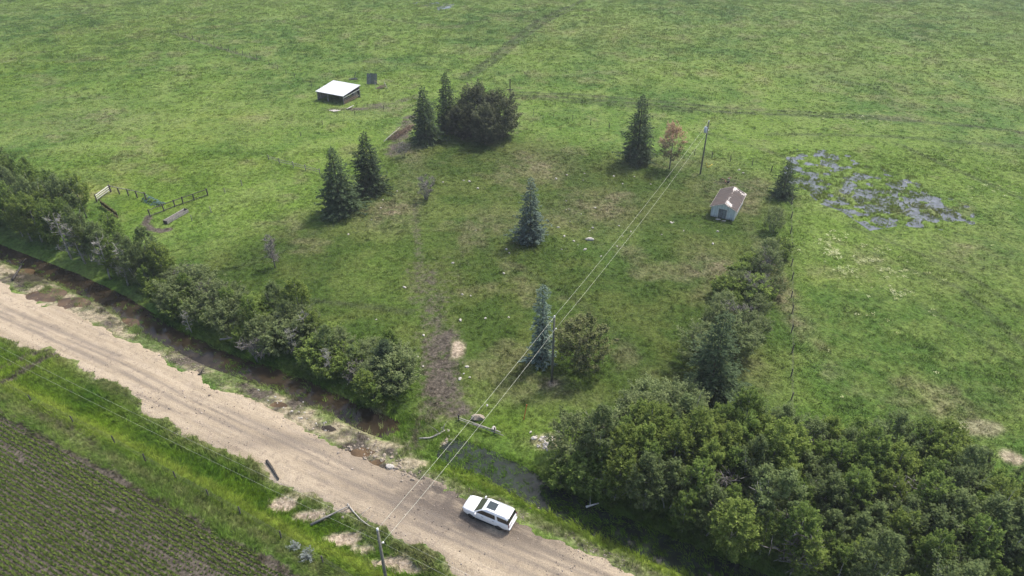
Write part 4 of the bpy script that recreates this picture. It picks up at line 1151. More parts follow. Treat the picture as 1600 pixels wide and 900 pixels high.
# ------------------------------------------------------------------ open cattle shelter
A, B, C_, D_ = (P0(499, 142, 2.2), P0(538.5, 152.5, 2.2), P0(557, 135.5, 2.8), P0(519, 126.5, 2.8))
sx, sy = sum(q[0] for q in (A, B, C_, D_)) / 4, sum(q[1] for q in (A, B, C_, D_)) / 4
sang = math.radians(-27)
sh = empty('cattle_shelter', (sx, sy, gz(sx, sy)), sang, 'open fronted cattle shelter with a plain white sloping roof', 'shelter')
lw, ld = 4.2, 3.3
def zr(y): return 2.25 + (y + ld) / (2 * ld) * .75
bm = bmesh.new()
box_between(bm, (0, -ld - .35, zr(-ld - .35) + .12), (0, ld + .35, zr(ld + .35) + .12), 2 * lw + .5, .07)
o = link('roof', bm_mesh('roof', bm), M['sheet_white'], sh)
for i in range(9):
    x = -lw + .1 + (2 * lw - .2) * i / 8
    beam('roof_seam', (x, -ld - .34, zr(-ld - .34) + .165), (x, ld + .34, zr(ld + .34) + .165), .04, .025, M['sheet_white'], o)
for x in (-lw, -.9, lw - .1):
    for y in (-ld, ld): beam('post', (x, y, -.2), (x, y, zr(y)), .16, .16, M['wood_grey'], sh, up=Vector((0, 1, 0)))
for y in (-ld, ld): beam('beam', (-lw - .1, y - .12 * (1 if y > 0 else -1), zr(y) - .05), (lw + .1, y - .12 * (1 if y > 0 else -1), zr(y) - .05), .10, .24, M['wood_grey'], sh)
for i in range(24):
    x = -lw + .17 + (2 * lw - .34) * i / 23
    beam('back_board', (x, ld - .02, .05), (x, ld - .02, 2.75), .03, .33, M['wood_dark'], sh, up=Vector((1, 0, 0)))
for i in range(16):
    y = -ld + .2 + (2 * ld - .4) * i / 15
    beam('side_board', (-lw + .02, y, .05), (-lw + .02, y, zr(y) - .1), .38, .03, M['wood_grey'], sh, up=Vector((1, 0, 0)))
beam('side_rail', (lw, -ld, 1.75), (lw, ld, 2.15), .05, .22, M['rail_white'], sh)
for z, m_ in ((.4, 'wood_brown'), (.8, 'wood_brown'), (1.2, 'wood_dark')): beam('side_rail', (lw, -ld, z), (lw, ld * .7, z + .1), .05, .26, M[m_], sh)
def debris(name, u, v, items, label, cat, rz=0.0):
    o = empty(name, P(u, v), rz, label, cat)
    for nm, a, b, w, h, m_ in items: beam(nm, a, b, w, h, M[m_], o)
    return o
debris('pallet', 558, 152, [('slat', (-.8, -.1, .3 + .3 * i), (.8, .1 + .2 * i, .45 + .3 * i), .06, .2, 'rail_white') for i in range(4)], 'white slatted pallet leaning at the right end of the shelter', 'pallet')
debris('board_pile', 521, 173, [('board', (-1.0 + .3 * i, -.3 * i, .06 + .05 * i), (.5 + .35 * i, .4 - .25 * i, .1 + .05 * i), .25, .05, 'rail_white' if i % 2 == 0 else 'wood_brown') for i in range(5)], 'pale broken boards on the ground left in front of the shelter', 'boards')
debris('board_pile', 545, 170, [('board', (-.5 + .2 * i, -.6, .06 + .1 * i), (.2 + .3 * i, .7, .25 + .12 * i), .2, .05, 'rail_white' if i % 2 else 'wood_brown') for i in range(4)], 'pale boards leaning beside the front right shelter post', 'boards')
# windbreak panel of grey planks
wp = empty('windbreak_panel', P(581, 132), math.radians(-8), 'leaning windbreak panel of dark grey vertical planks', 'panel')
for i in range(9):
    x = -1.28 + .32 * i; hh = 2.75 + R.uniform(-.12, .12)
    beam('plank', (x, 0, .05), (x + R.uniform(-.02, .02), .95, hh), .28, .05, M['wood_slate'], wp, up=Vector((0, 1, -.3)))
for z in (.6, 2.1): beam('cross_rail', (-1.4, .36 * z + .06, z), (1.4, .36 * z + .06, z), .1, .1, M['wood_dark'], wp)
beam('strut', (-.9, 2.2, 0), (-.9, .8, 2.0), .1, .1, M['wood_dark'], wp)
debris('broken_feeder', 597, 138, [('plank', (-1.6 + .1 * i, -.3 + .3 * i, .1), (1.1, -.4 + .3 * i, .45 + .1 * i), .24, .05, 'wood_brown') for i in range(5)] + [('frame', (-1.6, 0, .1), (-1.7, .9, 2.0), .1, .1, 'wood_grey'), ('frame', (-1.7, .9, 2.0), (-.2, .4, .5), .2, .06, 'wood_brown'), ('frame', (1.3, -.6, .0), (.8, .5, 1.5), .1, .1, 'wood_pale')], 'collapsed brown plank feeder right of the grey windbreak', 'feeder', .3)
debris('broken_trough', 553, 124, [('plank', (-1.4, -.3, .2), (.9, .2, .25), .4, .12, 'wood_slate'), ('plank', (.1, 0, .1), (.7, .2, 2.0), .28, .1, 'wood_slate'), ('plank', (-.6, -.4, .1), (1.2, -.3, .15), .3, .1, 'wood_dark')], 'dark broken trough with one board sticking up behind the shelter', 'trough')

# ------------------------------------------------------------------ fences
def fence(name, pix, h, mat, label, rails=(), rail_mat='wire_dark', rw=.01, rh=.01, thick=.12, cat='fence', lean=.05):
    pts = [P(*q) for q in pix]
    o = empty(name, pts[0], 0, label, cat)
    o0 = Vector(pts[0])
    for p in pts:
        q = p - o0; hh = h * R.uniform(.88, 1.1)
        beam('post', q + Vector((0, 0, -.2)), q + Vector((R.uniform(-lean, lean), R.uniform(-lean, lean), hh)), thick, thick, M[mat], o, up=Vector((0, 1, 0)))
    for z in rails:
        for a, b in zip(pts[:-1], pts[1:]):
            beam('rail' if rh > .04 else 'wire', a - o0 + Vector((0, 0, z)), b - o0 + Vector((0, 0, z)), rw, rh, M[rail_mat], o)
    return o
def lerp_px(a, b, n): return [(a[0] + (b[0] - a[0]) * i / (n - 1), a[1] + (b[1] - a[1]) * i / (n - 1)) for i in range(n)]
# corral
fence('corral_fence', [(174, 300), (187, 303.5), (201, 306), (215, 309), (229, 312.5)], 1.5, 'wood_dark', 'dark top rail corral fence running right from the white gate', (1.35,), 'wood_grey', .09, .12, .17)
fence('corral_fence', [(235, 338.5), (257, 330), (273.5, 323.5), (286.5, 319), (304, 313), (325, 305.5)], 1.45, 'wood_dark', 'dark corral fence slanting up right past the feed bunk', (1.3, .2), 'wood_dark', .08, .11, .17)
ga, gb = P(152, 316), P(173, 300.5)
gt_ = empty('gate', ga, 0, 'gate of three white rails at the corral corner', 'gate')
for z in (.55, .95, 1.35): beam('rail', (0, 0, z), (gb - ga) + Vector((0, 0, z)), .06, .17, M['rail_white'], gt_)
for q in (Vector((0, 0, 0)), gb - ga): beam('post', q + Vector((0, 0, -.2)), q + Vector((0, 0, 1.6)), .16, .16, M['wood_dark'], gt_, up=Vector((0, 1, 0)))
ra, rb = P(159, 322), P(185, 341)
rp = empty('corral_hurdle', ra, 0, 'rusty brown corral panel running down from the white gate', 'panel')
for z in (.15, 1.3): beam('rail', (0, 0, z), rb - ra + Vector((0, 0, z)), .07, .08, M['rust'], rp)
for i in range(5):
    q = (rb - ra) * (i / 4); beam('upright', q, q + Vector((0, 0, 1.38)), .08, .08, M['wood_dark'], rp, up=Vector((0, 1, 0)))
for i in range(4):
    q = (rb - ra) * (i / 4); q2 = (rb - ra) * ((i + 1) / 4); beam('infill_board', q + Vector((0, 0, .72)), q2 + Vector((0, 0, .72)), .03, .7, M['rust'], rp)
ba, bb = P(259, 350), P(292, 331)
bk = empty('feed_bunk', ba, 0, 'long low grey timber feed bunk inside the corral corner', 'trough')
dv = (bb - ba); nv = Vector((-dv.y, dv.x, 0)).normalized() * .45
for k_, m_ in ((-1, 'wood_grey'), (1, 'wood_pale')): beam('side_plank', nv * k_ + Vector((0, 0, .35)), dv + nv * k_ + Vector((0, 0, .35)), .07, .55, M[m_], bk)
beam('floor_plank', Vector((0, 0, .15)), dv + Vector((0, 0, .15)), .85, .06, M['wood_dark'], bk)
for k_ in (0, 1): beam('end_plank', dv * k_ - nv + Vector((0, 0, .36)), dv * k_ + nv + Vector((0, 0, .36)), .07, .6, M['wood_dark'], bk)
# green netting slumped over the fence
V = []; F = []
na_, nb_ = P(228, 311), P(251, 321)
for j in range(9):
    for i in range(22):
        k = i / 21; q = na_ + (nb_ - na_) * k
        V.append((q.x + (j - 4) * .16 + R.uniform(-.06, .06), q.y + (j - 4) * .22 + R.uniform(-.06, .06), gz(q.x, q.y) + max(.03, (1.0 - .7 * k) * (1 - abs(j - 4) / 4.2) + R.uniform(-.12, .12))))
for j in range(8):
    for i in range(21):
        if R.random() < .5: continue
        a = j * 22 + i; F.append((a, a + 1, a + 23, a + 22))
tag(link('netting', mesh_np('netting', V, F), M['net']), 'blue green netting slumped over the end of the corral fence', 'netting')
fence('wire_fence', lerp_px((268, 51), (402, 92), 13), 1.25, 'wood_dark', 'dark wire fence crossing the far left pasture', (.5, 1.0), thick=.10)
fence('wire_fence', lerp_px((408, 95), (500, 142), 8), 1.2, 'wood_dark', 'thin post fence leading from the left pasture to the shelter', (.5, 1.0), thick=.09)
fence('pole_fence', [(420, 250), (437, 255.5), (459, 261), (478, 266), (500, 272)], 1.3, 'wood_grey', 'short old pole fence left of the spruce pair', (.45, .9), 'wood_grey', .06, .07, .13)
fence('wire_fence', [(802, 160), (834, 180), (865, 183), (895, 189), (923, 195), (952, 201)], 1.6, 'wood_dark', 'thin post fence between the tree clump and the tall spruce', (.6, 1.2), thick=.09)
fence('wire_fence', [(1062, 236), (1085, 242), (1112, 247), (1141, 252), (1175, 259), (1205, 268), (1232, 282)], 1.35, 'wood_dark', 'wire fence behind the old shed running to the corner conifer', (.5, 1.0), thick=.10)
fence('wire_fence', [(1238, 300), (1236, 320), (1236, 341), (1235, 365), (1236, 390), (1236, 416), (1237, 438), (1236, 465), (1237, 490), (1236, 520), (1237, 552), (1236, 588), (1236, 625), (1236, 665)], 1.4, 'wood_dark', 'dark post fence dividing the yard hedge from the right pasture', (.45, .85, 1.25), thick=.11)
fence('wire_fence', [(-20, 588), (50, 628), (115, 660), (180, 693), (228, 722), (275, 748), (327, 777), (376, 804), (440, 842), (505, 880), (575, 925)], 1.2, 'wood_dark', 'wire fence along the crop field edge below the road', (.45, .85, 1.1), thick=.10)
fence('wire_fence', [(300, 345), (330, 332), (352, 302), (378, 290)], 1.2, 'wood_grey', 'sagging posts between the corral and the pole fence', (.5,), thick=.10)
fence('wire_fence', [(470, 213), (504, 195), (555, 180), (600, 172)], 1.2, 'wood_dark', 'thin posts in the grass in front of the shelter', (.9,), thick=.09)
hp = empty('frame_post', P(797, 160), .1, 'tall dark post with a crossbar behind the bushy pines', 'post')
beam('post', (0, 0, -.2), (0, 0, 6.0), .2, .2, M['wood_dark'], hp, up=Vector((0, 1, 0))); beam('crossbar', (-.8, .1, 3.3), (.8, .1, 3.2), .12, .16, M['wood_dark'], hp)
debris('rail_poles', 752, 667, [('pole', (-2.9, 1.25, .35), (2.3, -1.3, .45), .07, .07, 'wood_grey'), ('pole', (-2.7, 1.0, .22), (2.6, -1.6, .25), .07, .07, 'wood_grey'), ('pole', (-1.0, .0, .5), (2.1, -1.1, .4), .09, .09, 'wood_grey'), ('post', (-2.7, 1.1, -.2), (-2.7, 1.1, .9), .16, .16, 'wood_dark'), ('post', (1.6, -.9, -.2), (1.6, -.9, .8), .14, .14, 'wood_dark')], 'fallen grey fence poles above the grassy ditch', 'poles')

# ------------------------------------------------------------------ power poles and wires
def power_pole(x, y, h, label, transformer=False):
    o = empty('power_pole', (x, y, gz(x, y)), 0, label, 'pole')
    V, F = tube_np(np.array([[0, 0, -.4], [0, 0, h * .5], [0, 0, h]]), np.array([.17, .145, .115]), 12)
    link('shaft', tubes_mesh('shaft', [(np.array([[0, 0, -.4], [0, 0, h * .5], [0, 0, h]]), np.array([.17, .145, .115]), 12)]), M['pole'], o)
    link('insulator', tubes_mesh('insulator', [(np.array([[0, 0, h], [0, 0, h + .08], [0, 0, h + .14], [0, 0, h + .26]]), np.array([.05, .12, .06, .10]), 10)]), M['ceramic'], o)
    link('insulator', tubes_mesh('insulator', [(np.array([[.15, .05, h - 1.7], [.26, .08, h - 1.7], [.34, .1, h - 1.7]]), np.array([.05, .10, .06]), 8)]), M['ceramic'], o)
    if transformer:
        t_ = link('transformer', tubes_mesh('transformer', [(np.array([[-.42, -.15, h - 2.1], [-.42, -.15, h - 2.05], [-.42, -.15, h - 1.05], [-.42, -.15, h - .98]]), np.array([.26, .30, .30, .2]), 14)]), M['transformer'], o)
        link('bushing', tubes_mesh('bushing', [(np.array([[-.42, -.15, h - .98], [-.42, -.15, h - .7]]), np.array([.07, .05]), 8)]), M['ceramic'], t_)
        beam('bracket', (-.2, -.08, h - 1.3), (.0, 0, h - 1.3), .08, .3, M['metal_grey'], t_)
    return Vector((x, y, gz(x, y) + h))
x1, y1 = P0(590, 829, 10.0); b2 = P(862, 596); b3 = P(1094, 272)
t1 = power_pole(x1, y1, 10.0 - gz(x1, y1), 'greenish power pole in the near verge at the bottom edge')
t2 = power_pole(b2.x, b2.y, 10.0, 'middle power pole beside the narrow blue spruce')
t3 = power_pole(b3.x, b3.y, 11.0, 'far power pole carrying a grey transformer near the old shed', True)
xl, yl = from_st(-92, -10.0); xr, yr = from_st(88, -10.0)
tl_ = power_pole(xl, yl, 10.2, 'next power pole of the roadside line to the left'); tr_ = power_pole(xr, yr, 10.2, 'next power pole of the roadside line to the right')
def wire(a, b, sag, label, mat='wire', r=.012):
    k = np.linspace(0, 1, 24)[:, None]
    q = np.array(a)[None] * (1 - k) + np.array(b)[None] * k
    q[:, 2] -= (4 * sag * k * (1 - k))[:, 0]
    tag(link('power_line', tubes_mesh('power_line', [(q, np.full(24, r), 5)]), M[mat]), label, 'wire')
up = Vector((0, 0, .2)); lo_ = Vector((.2, .06, -1.7))
wire(t1 + up, t2 + up, .35, 'upper wire from the near verge pole to the middle pole')
wire(t1 + lo_, t2 + lo_, .4, 'lower wire from the near verge pole to the middle pole')
wire(t2 + up, t3 + up, .8, 'upper wire from the middle pole to the transformer pole')
wire(t2 + lo_, t3 + lo_, .9, 'lower wire from the middle pole to the transformer pole')
wire(t1 + up, tl_ + up, .8, 'upper roadside wire running left from the near pole', r=.0055)
wire(t1 + lo_, tl_ + lo_, .9, 'lower roadside wire running left from the near pole', r=.0055)
wire(t1 + up, tr_ + up, .6, 'upper roadside wire running right from the near pole', r=.0055)
wire(t1 + lo_, tr_ + lo_, .7, 'lower roadside wire running right from the near pole', r=.0055)
gy0 = P(1105, 262)
gw = empty('guy_guard', gy0, 0, 'bent yellow guy wire guard at the foot of the transformer pole', 'guard')
link('tube', tubes_mesh('tube', [(np.array([[-.35, 0, 1.0], [0, 0, .12], [.25, 0, .1], [1.0, .1, .75]]), np.full(4, .06), 6)]), M['yellow'], gw)
st = empty('marker_stake', P(818, 656), 0, 'thin orange marker stake leaning in the grass', 'stake')
beam('shaft', (0, 0, -.1), (.35, .25, 2.1), .07, .07, M['orange'], st); beam('cap', (.35, .25, 2.1), (.37, .26, 2.2), .09, .09, M['orange'], st)

# ------------------------------------------------------------------ logs, brush and stones
def log(name, pts_px, rad, mat, label, lift=.1, branches=0):
    q = np.array([tuple(P(u, v, lift)) for u, v in pts_px]); c = q[0].copy(); c[2] -= lift
    o = empty(name, tuple(c), 0, label, 'log')
    r = np.linspace(rad, rad * .5, len(q))
    link('stem', tubes_mesh('stem', [(q - c, r, 7)]), M[mat], o)
    for i in range(branches):
        k = R.uniform(.3, .95); j = min(int(k * (len(q) - 1)), len(q) - 2); p = q[j] + (q[j + 1] - q[j]) * (k * (len(q) - 1) - j)
        e = p + np.array([R.uniform(-1.2, 1.2), R.uniform(-1.2, 1.2), R.uniform(.1, .8)])
        link('branch', tubes_mesh('branch', [(np.array([p, (p + e) / 2 + np.array([0, 0, .1]), e]) - c, np.array([rad * .4, rad * .25, .01]), 5)]), M[mat], o)
log('log', [(417, 721), (425, 732), (432, 744), (436, 750)], .17, 'wood_dark', 'short dark log on the road edge left of the fallen pole', .14)
log('log', [(486, 823), (510, 811), (530, 801), (547, 793)], .13, 'wood_grey', 'long straight grey pole lying across the verge', .3)
log('log', [(543, 788), (552, 800), (563, 812), (579, 824)], .08, 'wood_pale', 'thin crooked branch touching the fallen grey pole', .12, 2)
log('log', [(21, 439), (28, 428), (36, 415), (41, 407)], .2, 'wood_dark', 'dark leaning trunk beside the ditch at the left edge', .3, 2)
log('log', [(655, 687), (672, 686), (686, 680), (697, 673)], .11, 'wood_grey', 'forked grey branch lying on the approach above the ditch', .2, 4)
log('log', [(310, 586), (316, 583)], .1, 'wood_dark', 'stubby dark root on the road shoulder', .1, 3)
log('log', [(318, 511), (335, 497), (350, 487)], .12, 'wood_grey', 'grey fallen branch caught in the ditch willows', .9, 5)
log('log', [(345, 535), (365, 532), (388, 540)], .14, 'wood_grey', 'pile of bleached grey limbs at the ditch edge', .5, 8)
log('log', [(915, 797), (935, 791)], .12, 'wood_pale', 'pale log end jutting from the thicket over the ditch', .5, 1)
log('log', [(600, 226), (613, 214), (625, 204)], .09, 'wood_pale', 'long pale pole propped on the brush pile', .7)
log('log', [(655, 150), (664, 158), (672, 166)], .08, 'wood_pale', 'pale pole in the grass behind the leftmost clump spruce', .4)
bp = empty('brush_pile', P(628, 208), 0, 'brown brush pile heaped left of the spruce clump', 'brush')
tb = []
for i in range(260):
    k = R.uniform(-1, 1); c = np.array([k * 1.9 + R.gauss(0, .5), k * 4.0 + R.gauss(0, .6), R.uniform(.05, .8) * (1 - abs(k) * .5)]); d = np.array([R.gauss(0, .7), R.gauss(0, .9), R.gauss(0, .2)])
    tb.append((np.array([c - d * .6, c + d * .6]), np.array([.05, .02]), 4))
me = tubes_mesh('sticks', tb); o = link('sticks', me, M['wood_brown'], bp); o['kind'] = 'stuff'

STN = [stone_mesh('stone', 600 + i, .6, 2) for i in range(6)]
for s_m in STN: s_m.materials.append(M['stone'])
STB = [stone_mesh('stone', 620 + i, .7, 2) for i in range(5)]
for s_m in STB: s_m.materials.append(M['stone_brown'])
def stone(u, v, r, label, group=None, var=None, dz=None):
    o = link('stone', R.choice(var or STN)); p = P(u, v); o.location = (p.x, p.y, p.z + r * .22)
    o.scale = (r * R.uniform(.85, 1.25), r * R.uniform(.85, 1.2), r); o.rotation_euler = (R.uniform(-.2, .2), R.uniform(-.2, .2), R.uniform(0, 6.28))
    return tag(o, label, 'stone', group)
stone(746, 654, .62, 'large flat tan boulder above the fallen fence poles', var=STB)
stone(772, 671, .38, 'rounded pale boulder at the end of the fallen poles')
stone(834, 686, .38, 'single pale boulder left of the rubble pile')
stone(610, 730, .42, 'white boulder in the scoured gully by the road')
stone(705, 740 - 23, .16, 'pale stone on the approach near the ditch corner')
stone(922, 375, .5, 'largest white stone in the yard right of the blue spruce')
for k in range(46):
    stone(856 + R.gauss(0, 10), 690 + R.gauss(0, 7), R.uniform(.08, .24), 'pale stone in the rubble pile above the thicket end', 'stones in the rubble pile')
for k in range(26):
    stone(697 + R.gauss(0, 4), 688 + R.gauss(0, 9), R.uniform(.08, .2), 'grey stone lining the culvert end of the approach', 'stones at the culvert', STB + STN[:2])
for k in range(60):
    q_ = R.random(); stone(545 + 110 * q_ + R.gauss(0, 9), 695 + 52 * q_ + R.gauss(0, 7), R.uniform(.06, .2), 'tan stone washed out along the road shoulder gully', 'stones in the shoulder gully', STB)
for k in range(24):
    q_ = R.random(); stone(420 + 90 * q_ + R.gauss(0, 10), 615 + 55 * q_ + R.gauss(0, 8), R.uniform(.06, .16), 'small pale stone on the eroded bank below the willows', 'stones on the eroded bank')
Z1 = [(343, 195), (453, 185), (340, 357), (338, 412), (355, 408), (433, 438), (362, 485), (290, 523), (327, 577), (385, 607), (412, 632), (310, 660), (457, 661), (657, 640), (693, 577), (743, 548), (668, 512), (505, 525), (485, 543), (636, 203), (867, 252), (936, 568), (1010, 490), (995, 492), (557, 702), (1255, 625), (764, 205), (1072, 543), (1355, 220), (1420, 163), (1445, 182), (275, 218), (445, 228), (690, 250), (520, 400), (1285, 548)]
Z2 = [(722, 475), (578, 565), (882, 295), (1168, 240), (1298, 230), (1333, 235), (1388, 278), (793, 350), (1565, 660), (1582, 682), (928, 897), (1375, 540), (780, 400), (1230, 745), (1548, 810)]
Z3 = [(752, 198), (1047, 297), (1278, 203), (1342, 50), (1435, 190), (1012, 430), (1045, 490), (1320, 493), (1298, 537), (1335, 560), (1275, 570), (1445, 735), (1580, 185), (1290, 42)]
for L0, ox, oy in ((Z1, 800, 225), (Z2, 400, 225), (Z3, 400, 450)):
    for (a, b) in L0:
        stone(ox + a / 4, oy + b / 4, R.uniform(.13, .27), 'small pale stone scattered in the grass of the yard', 'pale stones scattered over the yard')
# silvery bushes in the verge
SIL = broadleaf_meshes(90, .9, .8, 1200, .12, .5, .45, 4, .25, 18, .1, 0.0); SIL[0].materials.append(leaf_material('silvery_leaves', (.20, .23, .20), (.38, .42, .38))); SIL[1].materials.append(M['bark_grey'])
place_tree('silverberry_bush', P(460, 857), SIL, None, 0, .6, 'upper silvery grey bush at the crop field edge', 'shrub')
place_tree('silverberry_bush', P(482, 872), SIL, None, 2, .8, 'lower silvery grey bush at the crop field edge', 'shrub')

# ------------------------------------------------------------------ white sport utility car
def car():
    paint, t, out = new_mat('white_car_paint')
    principled(t, out, (.80, .81, .82), .28, .5, 0, None, **{'Coat Weight': .8, 'Coat Roughness': .05})
    glass, t, out = new_mat('dark_tinted_glass'); principled(t, out, (.012, .014, .017), .06, .6)
    wglass, t, out = new_mat('windscreen_glass'); principled(t, out, (.075, .085, .055), .05, .8)  # greenish-beige reflection put into the base colour
    sglass, t, out = new_mat('sunroof_glass'); principled(t, out, (.03, .045, .05), .10, .6)
    black = simple('black_trim_plastic', (.018, .018, .019), .6, .3, 0, .15)
    rubber = simple('tyre_rubber', (.022, .021, .020), .85, .2, 0, .2)
    alloy = simple('dark_alloy', (.09, .09, .095), .35, .5, .7, .1)
    chrome = simple('bright_trim', (.6, .6, .62), .2, .5, .9, .05)
    lens, t, out = new_mat('clear_lamp_lens'); principled(t, out, (.30, .32, .34), .08, .7)
    red, t, out = new_mat('red_lamp_lens'); principled(t, out, (.16, .02, .02), .12, .6)
    cx_, cy_ = from_st(8.45, 1.95)
    rz_ = math.atan2(DY, DX) + math.pi + math.radians(1.5)
    root = empty('car', (cx_, cy_, gz(cx_, cy_) + .02), rz_, 'white sport utility car with sunroof parked on the gravel road', 'car')
    ST = [(2.69, .50, .52, .84), (2.65, .72, .44, .95), (2.55, .86, .38, 1.02), (2.38, .94, .34, 1.07), (2.0, .995, .31, 1.12), (1.5, 1.02, .31, 1.15), (1.15, 1.02, .31, 1.17), (.4, 1.02, .31, 1.18), (-.6, 1.02, .31, 1.18), (-1.6, 1.02, .31, 1.18), (-2.25, 1.01, .33, 1.17), (-2.52, .97, .38, 1.15), (-2.64, .90, .44, 1.10), (-2.67, .80, .52, .98)]
    V = []; F = []
    prof = lambda w, zb, zt: [(0, zb), (.80 * w, zb), (.95 * w, zb + .06), (.995 * w, zb + .22 * (zt - zb)), (w, zb + .5 * (zt - zb)), (.985 * w, zb + .78 * (zt - zb)), (.955 * w, zt - .05), (.90 * w, zt - .012), (.72 * w, zt + .01), (.4 * w, zt + .025), (0, zt + .03)]
    m_ = 0
    for (x, w, zb, zt) in ST:
        h_ = prof(w, zb, zt); ring = [(y, z) for y, z in h_] + [(-y, z) for y, z in h_[-2:0:-1]]
        m_ = len(ring); V += [(x, y, z) for y, z in ring]
    for j in range(len(ST) - 1):
        for i in range(m_): F.append((j * m_ + i, j * m_ + (i + 1) % m_, (j + 1) * m_ + (i + 1) % m_, (j + 1) * m_ + i))
    bm = bmesh.new(); vs = [bm.verts.new(v) for v in V]
    for f in F: bm.faces.new([vs[i] for i in f])
    bm.faces.new([vs[i] for i in range(m_)]); bm.faces.new([vs[(len(ST) - 1) * m_ + i] for i in range(m_)][::-1])
    body = link('body', bm_mesh('body', bm, True), paint, root)
    cut = bmesh.new()
    for x in (1.53, -1.52):
        for s in (-1, 1):
            bmesh.ops.create_cone(cut, cap_ends=True, segments=28, radius1=.485, radius2=.485, depth=.5, matrix=Matrix.Translation((x, s * .93, .42)) @ Matrix.Rotation(math.pi / 2, 4, 'X'))
    cob = link('cut', bm_mesh('cut', cut), black)
    bmod = body.modifiers.new('arches', 'BOOLEAN'); bmod.operation = 'DIFFERENCE'; bmod.object = cob; bmod.solver = 'EXACT'
    dg = bpy.context.evaluated_depsgraph_get()
    nm = bpy.data.meshes.new_from_object(body.evaluated_get(dg)); body.modifiers.clear(); body.data = nm; nm.name = 'body'
    bpy.data.objects.remove(cob)
    # cabin
    LV = [(1.10, 1.38, -2.60, .945), (1.20, 1.22, -2.585, .93), (1.50, .80, -2.53, .865), (1.74, .47, -2.47, .81), (1.83, .32, -2.43, .77), (1.885, .12, -2.34, .68), (1.915, -.2, -2.1, .5)]
    def outline(xf, xr, w, r=.16, n=7):
        pts = []
        for cxx, cyy, a0 in ((xf - r, w - r, 0), (xr + r, w - r, 90), (xr + r, -w + r, 180), (xf - r, -w + r, 270)):
            for i in range(n): a = math.radians(a0 + 90 * i / (n - 1)); pts.append((cxx + r * math.cos(a), cyy + r * math.sin(a)))
        return pts
    bm = bmesh.new(); rings = []
    for z, xf, xr, w in LV: rings.append([bm.verts.new((x, y, z)) for x, y in outline(xf, xr, w, .12 if z < 1.8 else .2)])
    n = len(rings[0])
    for a, b in zip(rings[:-1], rings[1:]):
        for i in range(n): bm.faces.new((a[i], a[(i + 1) % n], b[(i + 1) % n], b[i]))
    bm.faces.new(rings[-1])
    link('cabin', bm_mesh('cabin', bm, True), paint, root)
    zz = [l[0] for l in LV]
    wy = lambda z: float(np.interp(z, zz, [l[3] for l in LV])); xf_ = lambda z: float(np.interp(z, zz, [l[1] for l in LV])); xr_ = lambda z: float(np.interp(z, zz, [l[2] for l in LV]))
    def panel(name, pts, mat, parent=root, thick=.0):
        bm = bmesh.new(); f = bm.faces.new([bm.verts.new(p) for p in pts]); return link(name, bm_mesh(name, bm), mat, parent)
    for s in (-1, 1):
        sp = lambda poly, off=.012: [(x, s * (wy(z) + off), z) for x, z in poly]
        for nm_, poly in (('side_window', [(1.02, 1.22), (.06, 1.22), (.06, 1.50), (.06, 1.71), (.36, 1.71), (.72, 1.5)]), ('side_window', [(.0, 1.22), (-1.12, 1.22), (-1.10, 1.5), (-1.02, 1.71), (.0, 1.71), (.0, 1.5)]), ('quarter_window', [(-1.42, 1.24), (-2.42, 1.24), (-2.40, 1.5), (-2.36, 1.70), (-1.24, 1.70), (-1.33, 1.5)])):
            panel(nm_, sp(poly), glass)
        panel('window_pillar', sp([(.06, 1.22), (.0, 1.22), (.0, 1.5), (.0, 1.71), (.06, 1.71), (.06, 1.5)], .010), black)
        for x0, x1 in ((1.12, .03), (-.03, -1.18)):
            d_ = link('door', bpy.data.meshes.new('door'), paint, root)
            bm = bmesh.new()
            ptsd = [(x0, .42), (x1, .42), (x1, .8), (x1, 1.12), (x0, 1.12), (x0, .8)]
            fy = lambda z: float(np.interp(z, [.31, .37, .50, .745, .99, 1.13], [.816, .969, 1.015, 1.02, 1.005, .974])) + .006
            bm.faces.new([bm.verts.new((x, s * fy(z), z)) for x, z in ptsd]); bm.to_mesh(d_.data); bm.free()
            beam('door_handle', (x1 + .12, s * (fy(1.0) + .02), 1.0), (x1 + .34, s * (fy(1.0) + .02), 1.0), .03, .035, chrome, d_)
        beam('running_board', (1.0, s * .99, .33), (-1.0, s * .99, .33), .14, .07, black, root, .01)
        beam('roof_rail', (.1, s * .70, 1.925), (-2.15, s * .70, 1.925), .04, .045, paint, root, .008)
        mr = empty('mirror', (0, 0, 0)); bpy.data.objects.remove(mr)
        bm = bmesh.new(); add_box(bm, (.14, .26, .18), Matrix.Translation((.98, s * 1.14, 1.24)) @ Matrix.Rotation(s * .15, 4, 'Z'), .035); link('mirror', bm_mesh('mirror', bm), paint, root)
        bm = bmesh.new(); add_box(bm, (.10, .38, .14), Matrix.Translation((2.56, s * .70, .90)) @ Matrix.Rotation(-s * .5, 4, 'Z'), .02); link('headlight', bm_mesh('headlight', bm), lens, root)
        bm = bmesh.new(); add_box(bm, (.09, .14, .44), Matrix.Translation((-2.61, s * .85, 1.02)) @ Matrix.Rotation(s * .3, 4, 'Z'), .03); link('taillight', bm_mesh('taillight', bm), red, root)
        for x in (1.53, -1.52):
            w_ = empty('wheel', (x, s * .875, .40)); w_.parent = root
            link('tyre', tubes_mesh('tyre', [(np.array([[0, -.14, 0], [0, -.13, 0], [0, -.10, 0], [0, .10, 0], [0, .13, 0], [0, .14, 0]]), np.array([.30, .36, .40, .40, .36, .30]), 28)]), rubber, w_)
            bm = bmesh.new(); bmesh.ops.create_cone(bm, cap_ends=True, segments=24, radius1=.27, radius2=.24, depth=.04, matrix=Matrix.Translation((0, s * .145, 0)) @ Matrix.Rotation(-s * math.pi / 2, 4, 'X'))
            for k in range(6):
                a = k * math.pi / 3; box_between(bm, (0, s * .172, 0), (.24 * math.cos(a), s * .166, .24 * math.sin(a)), .07, .02, Vector((0, 1, 0)))
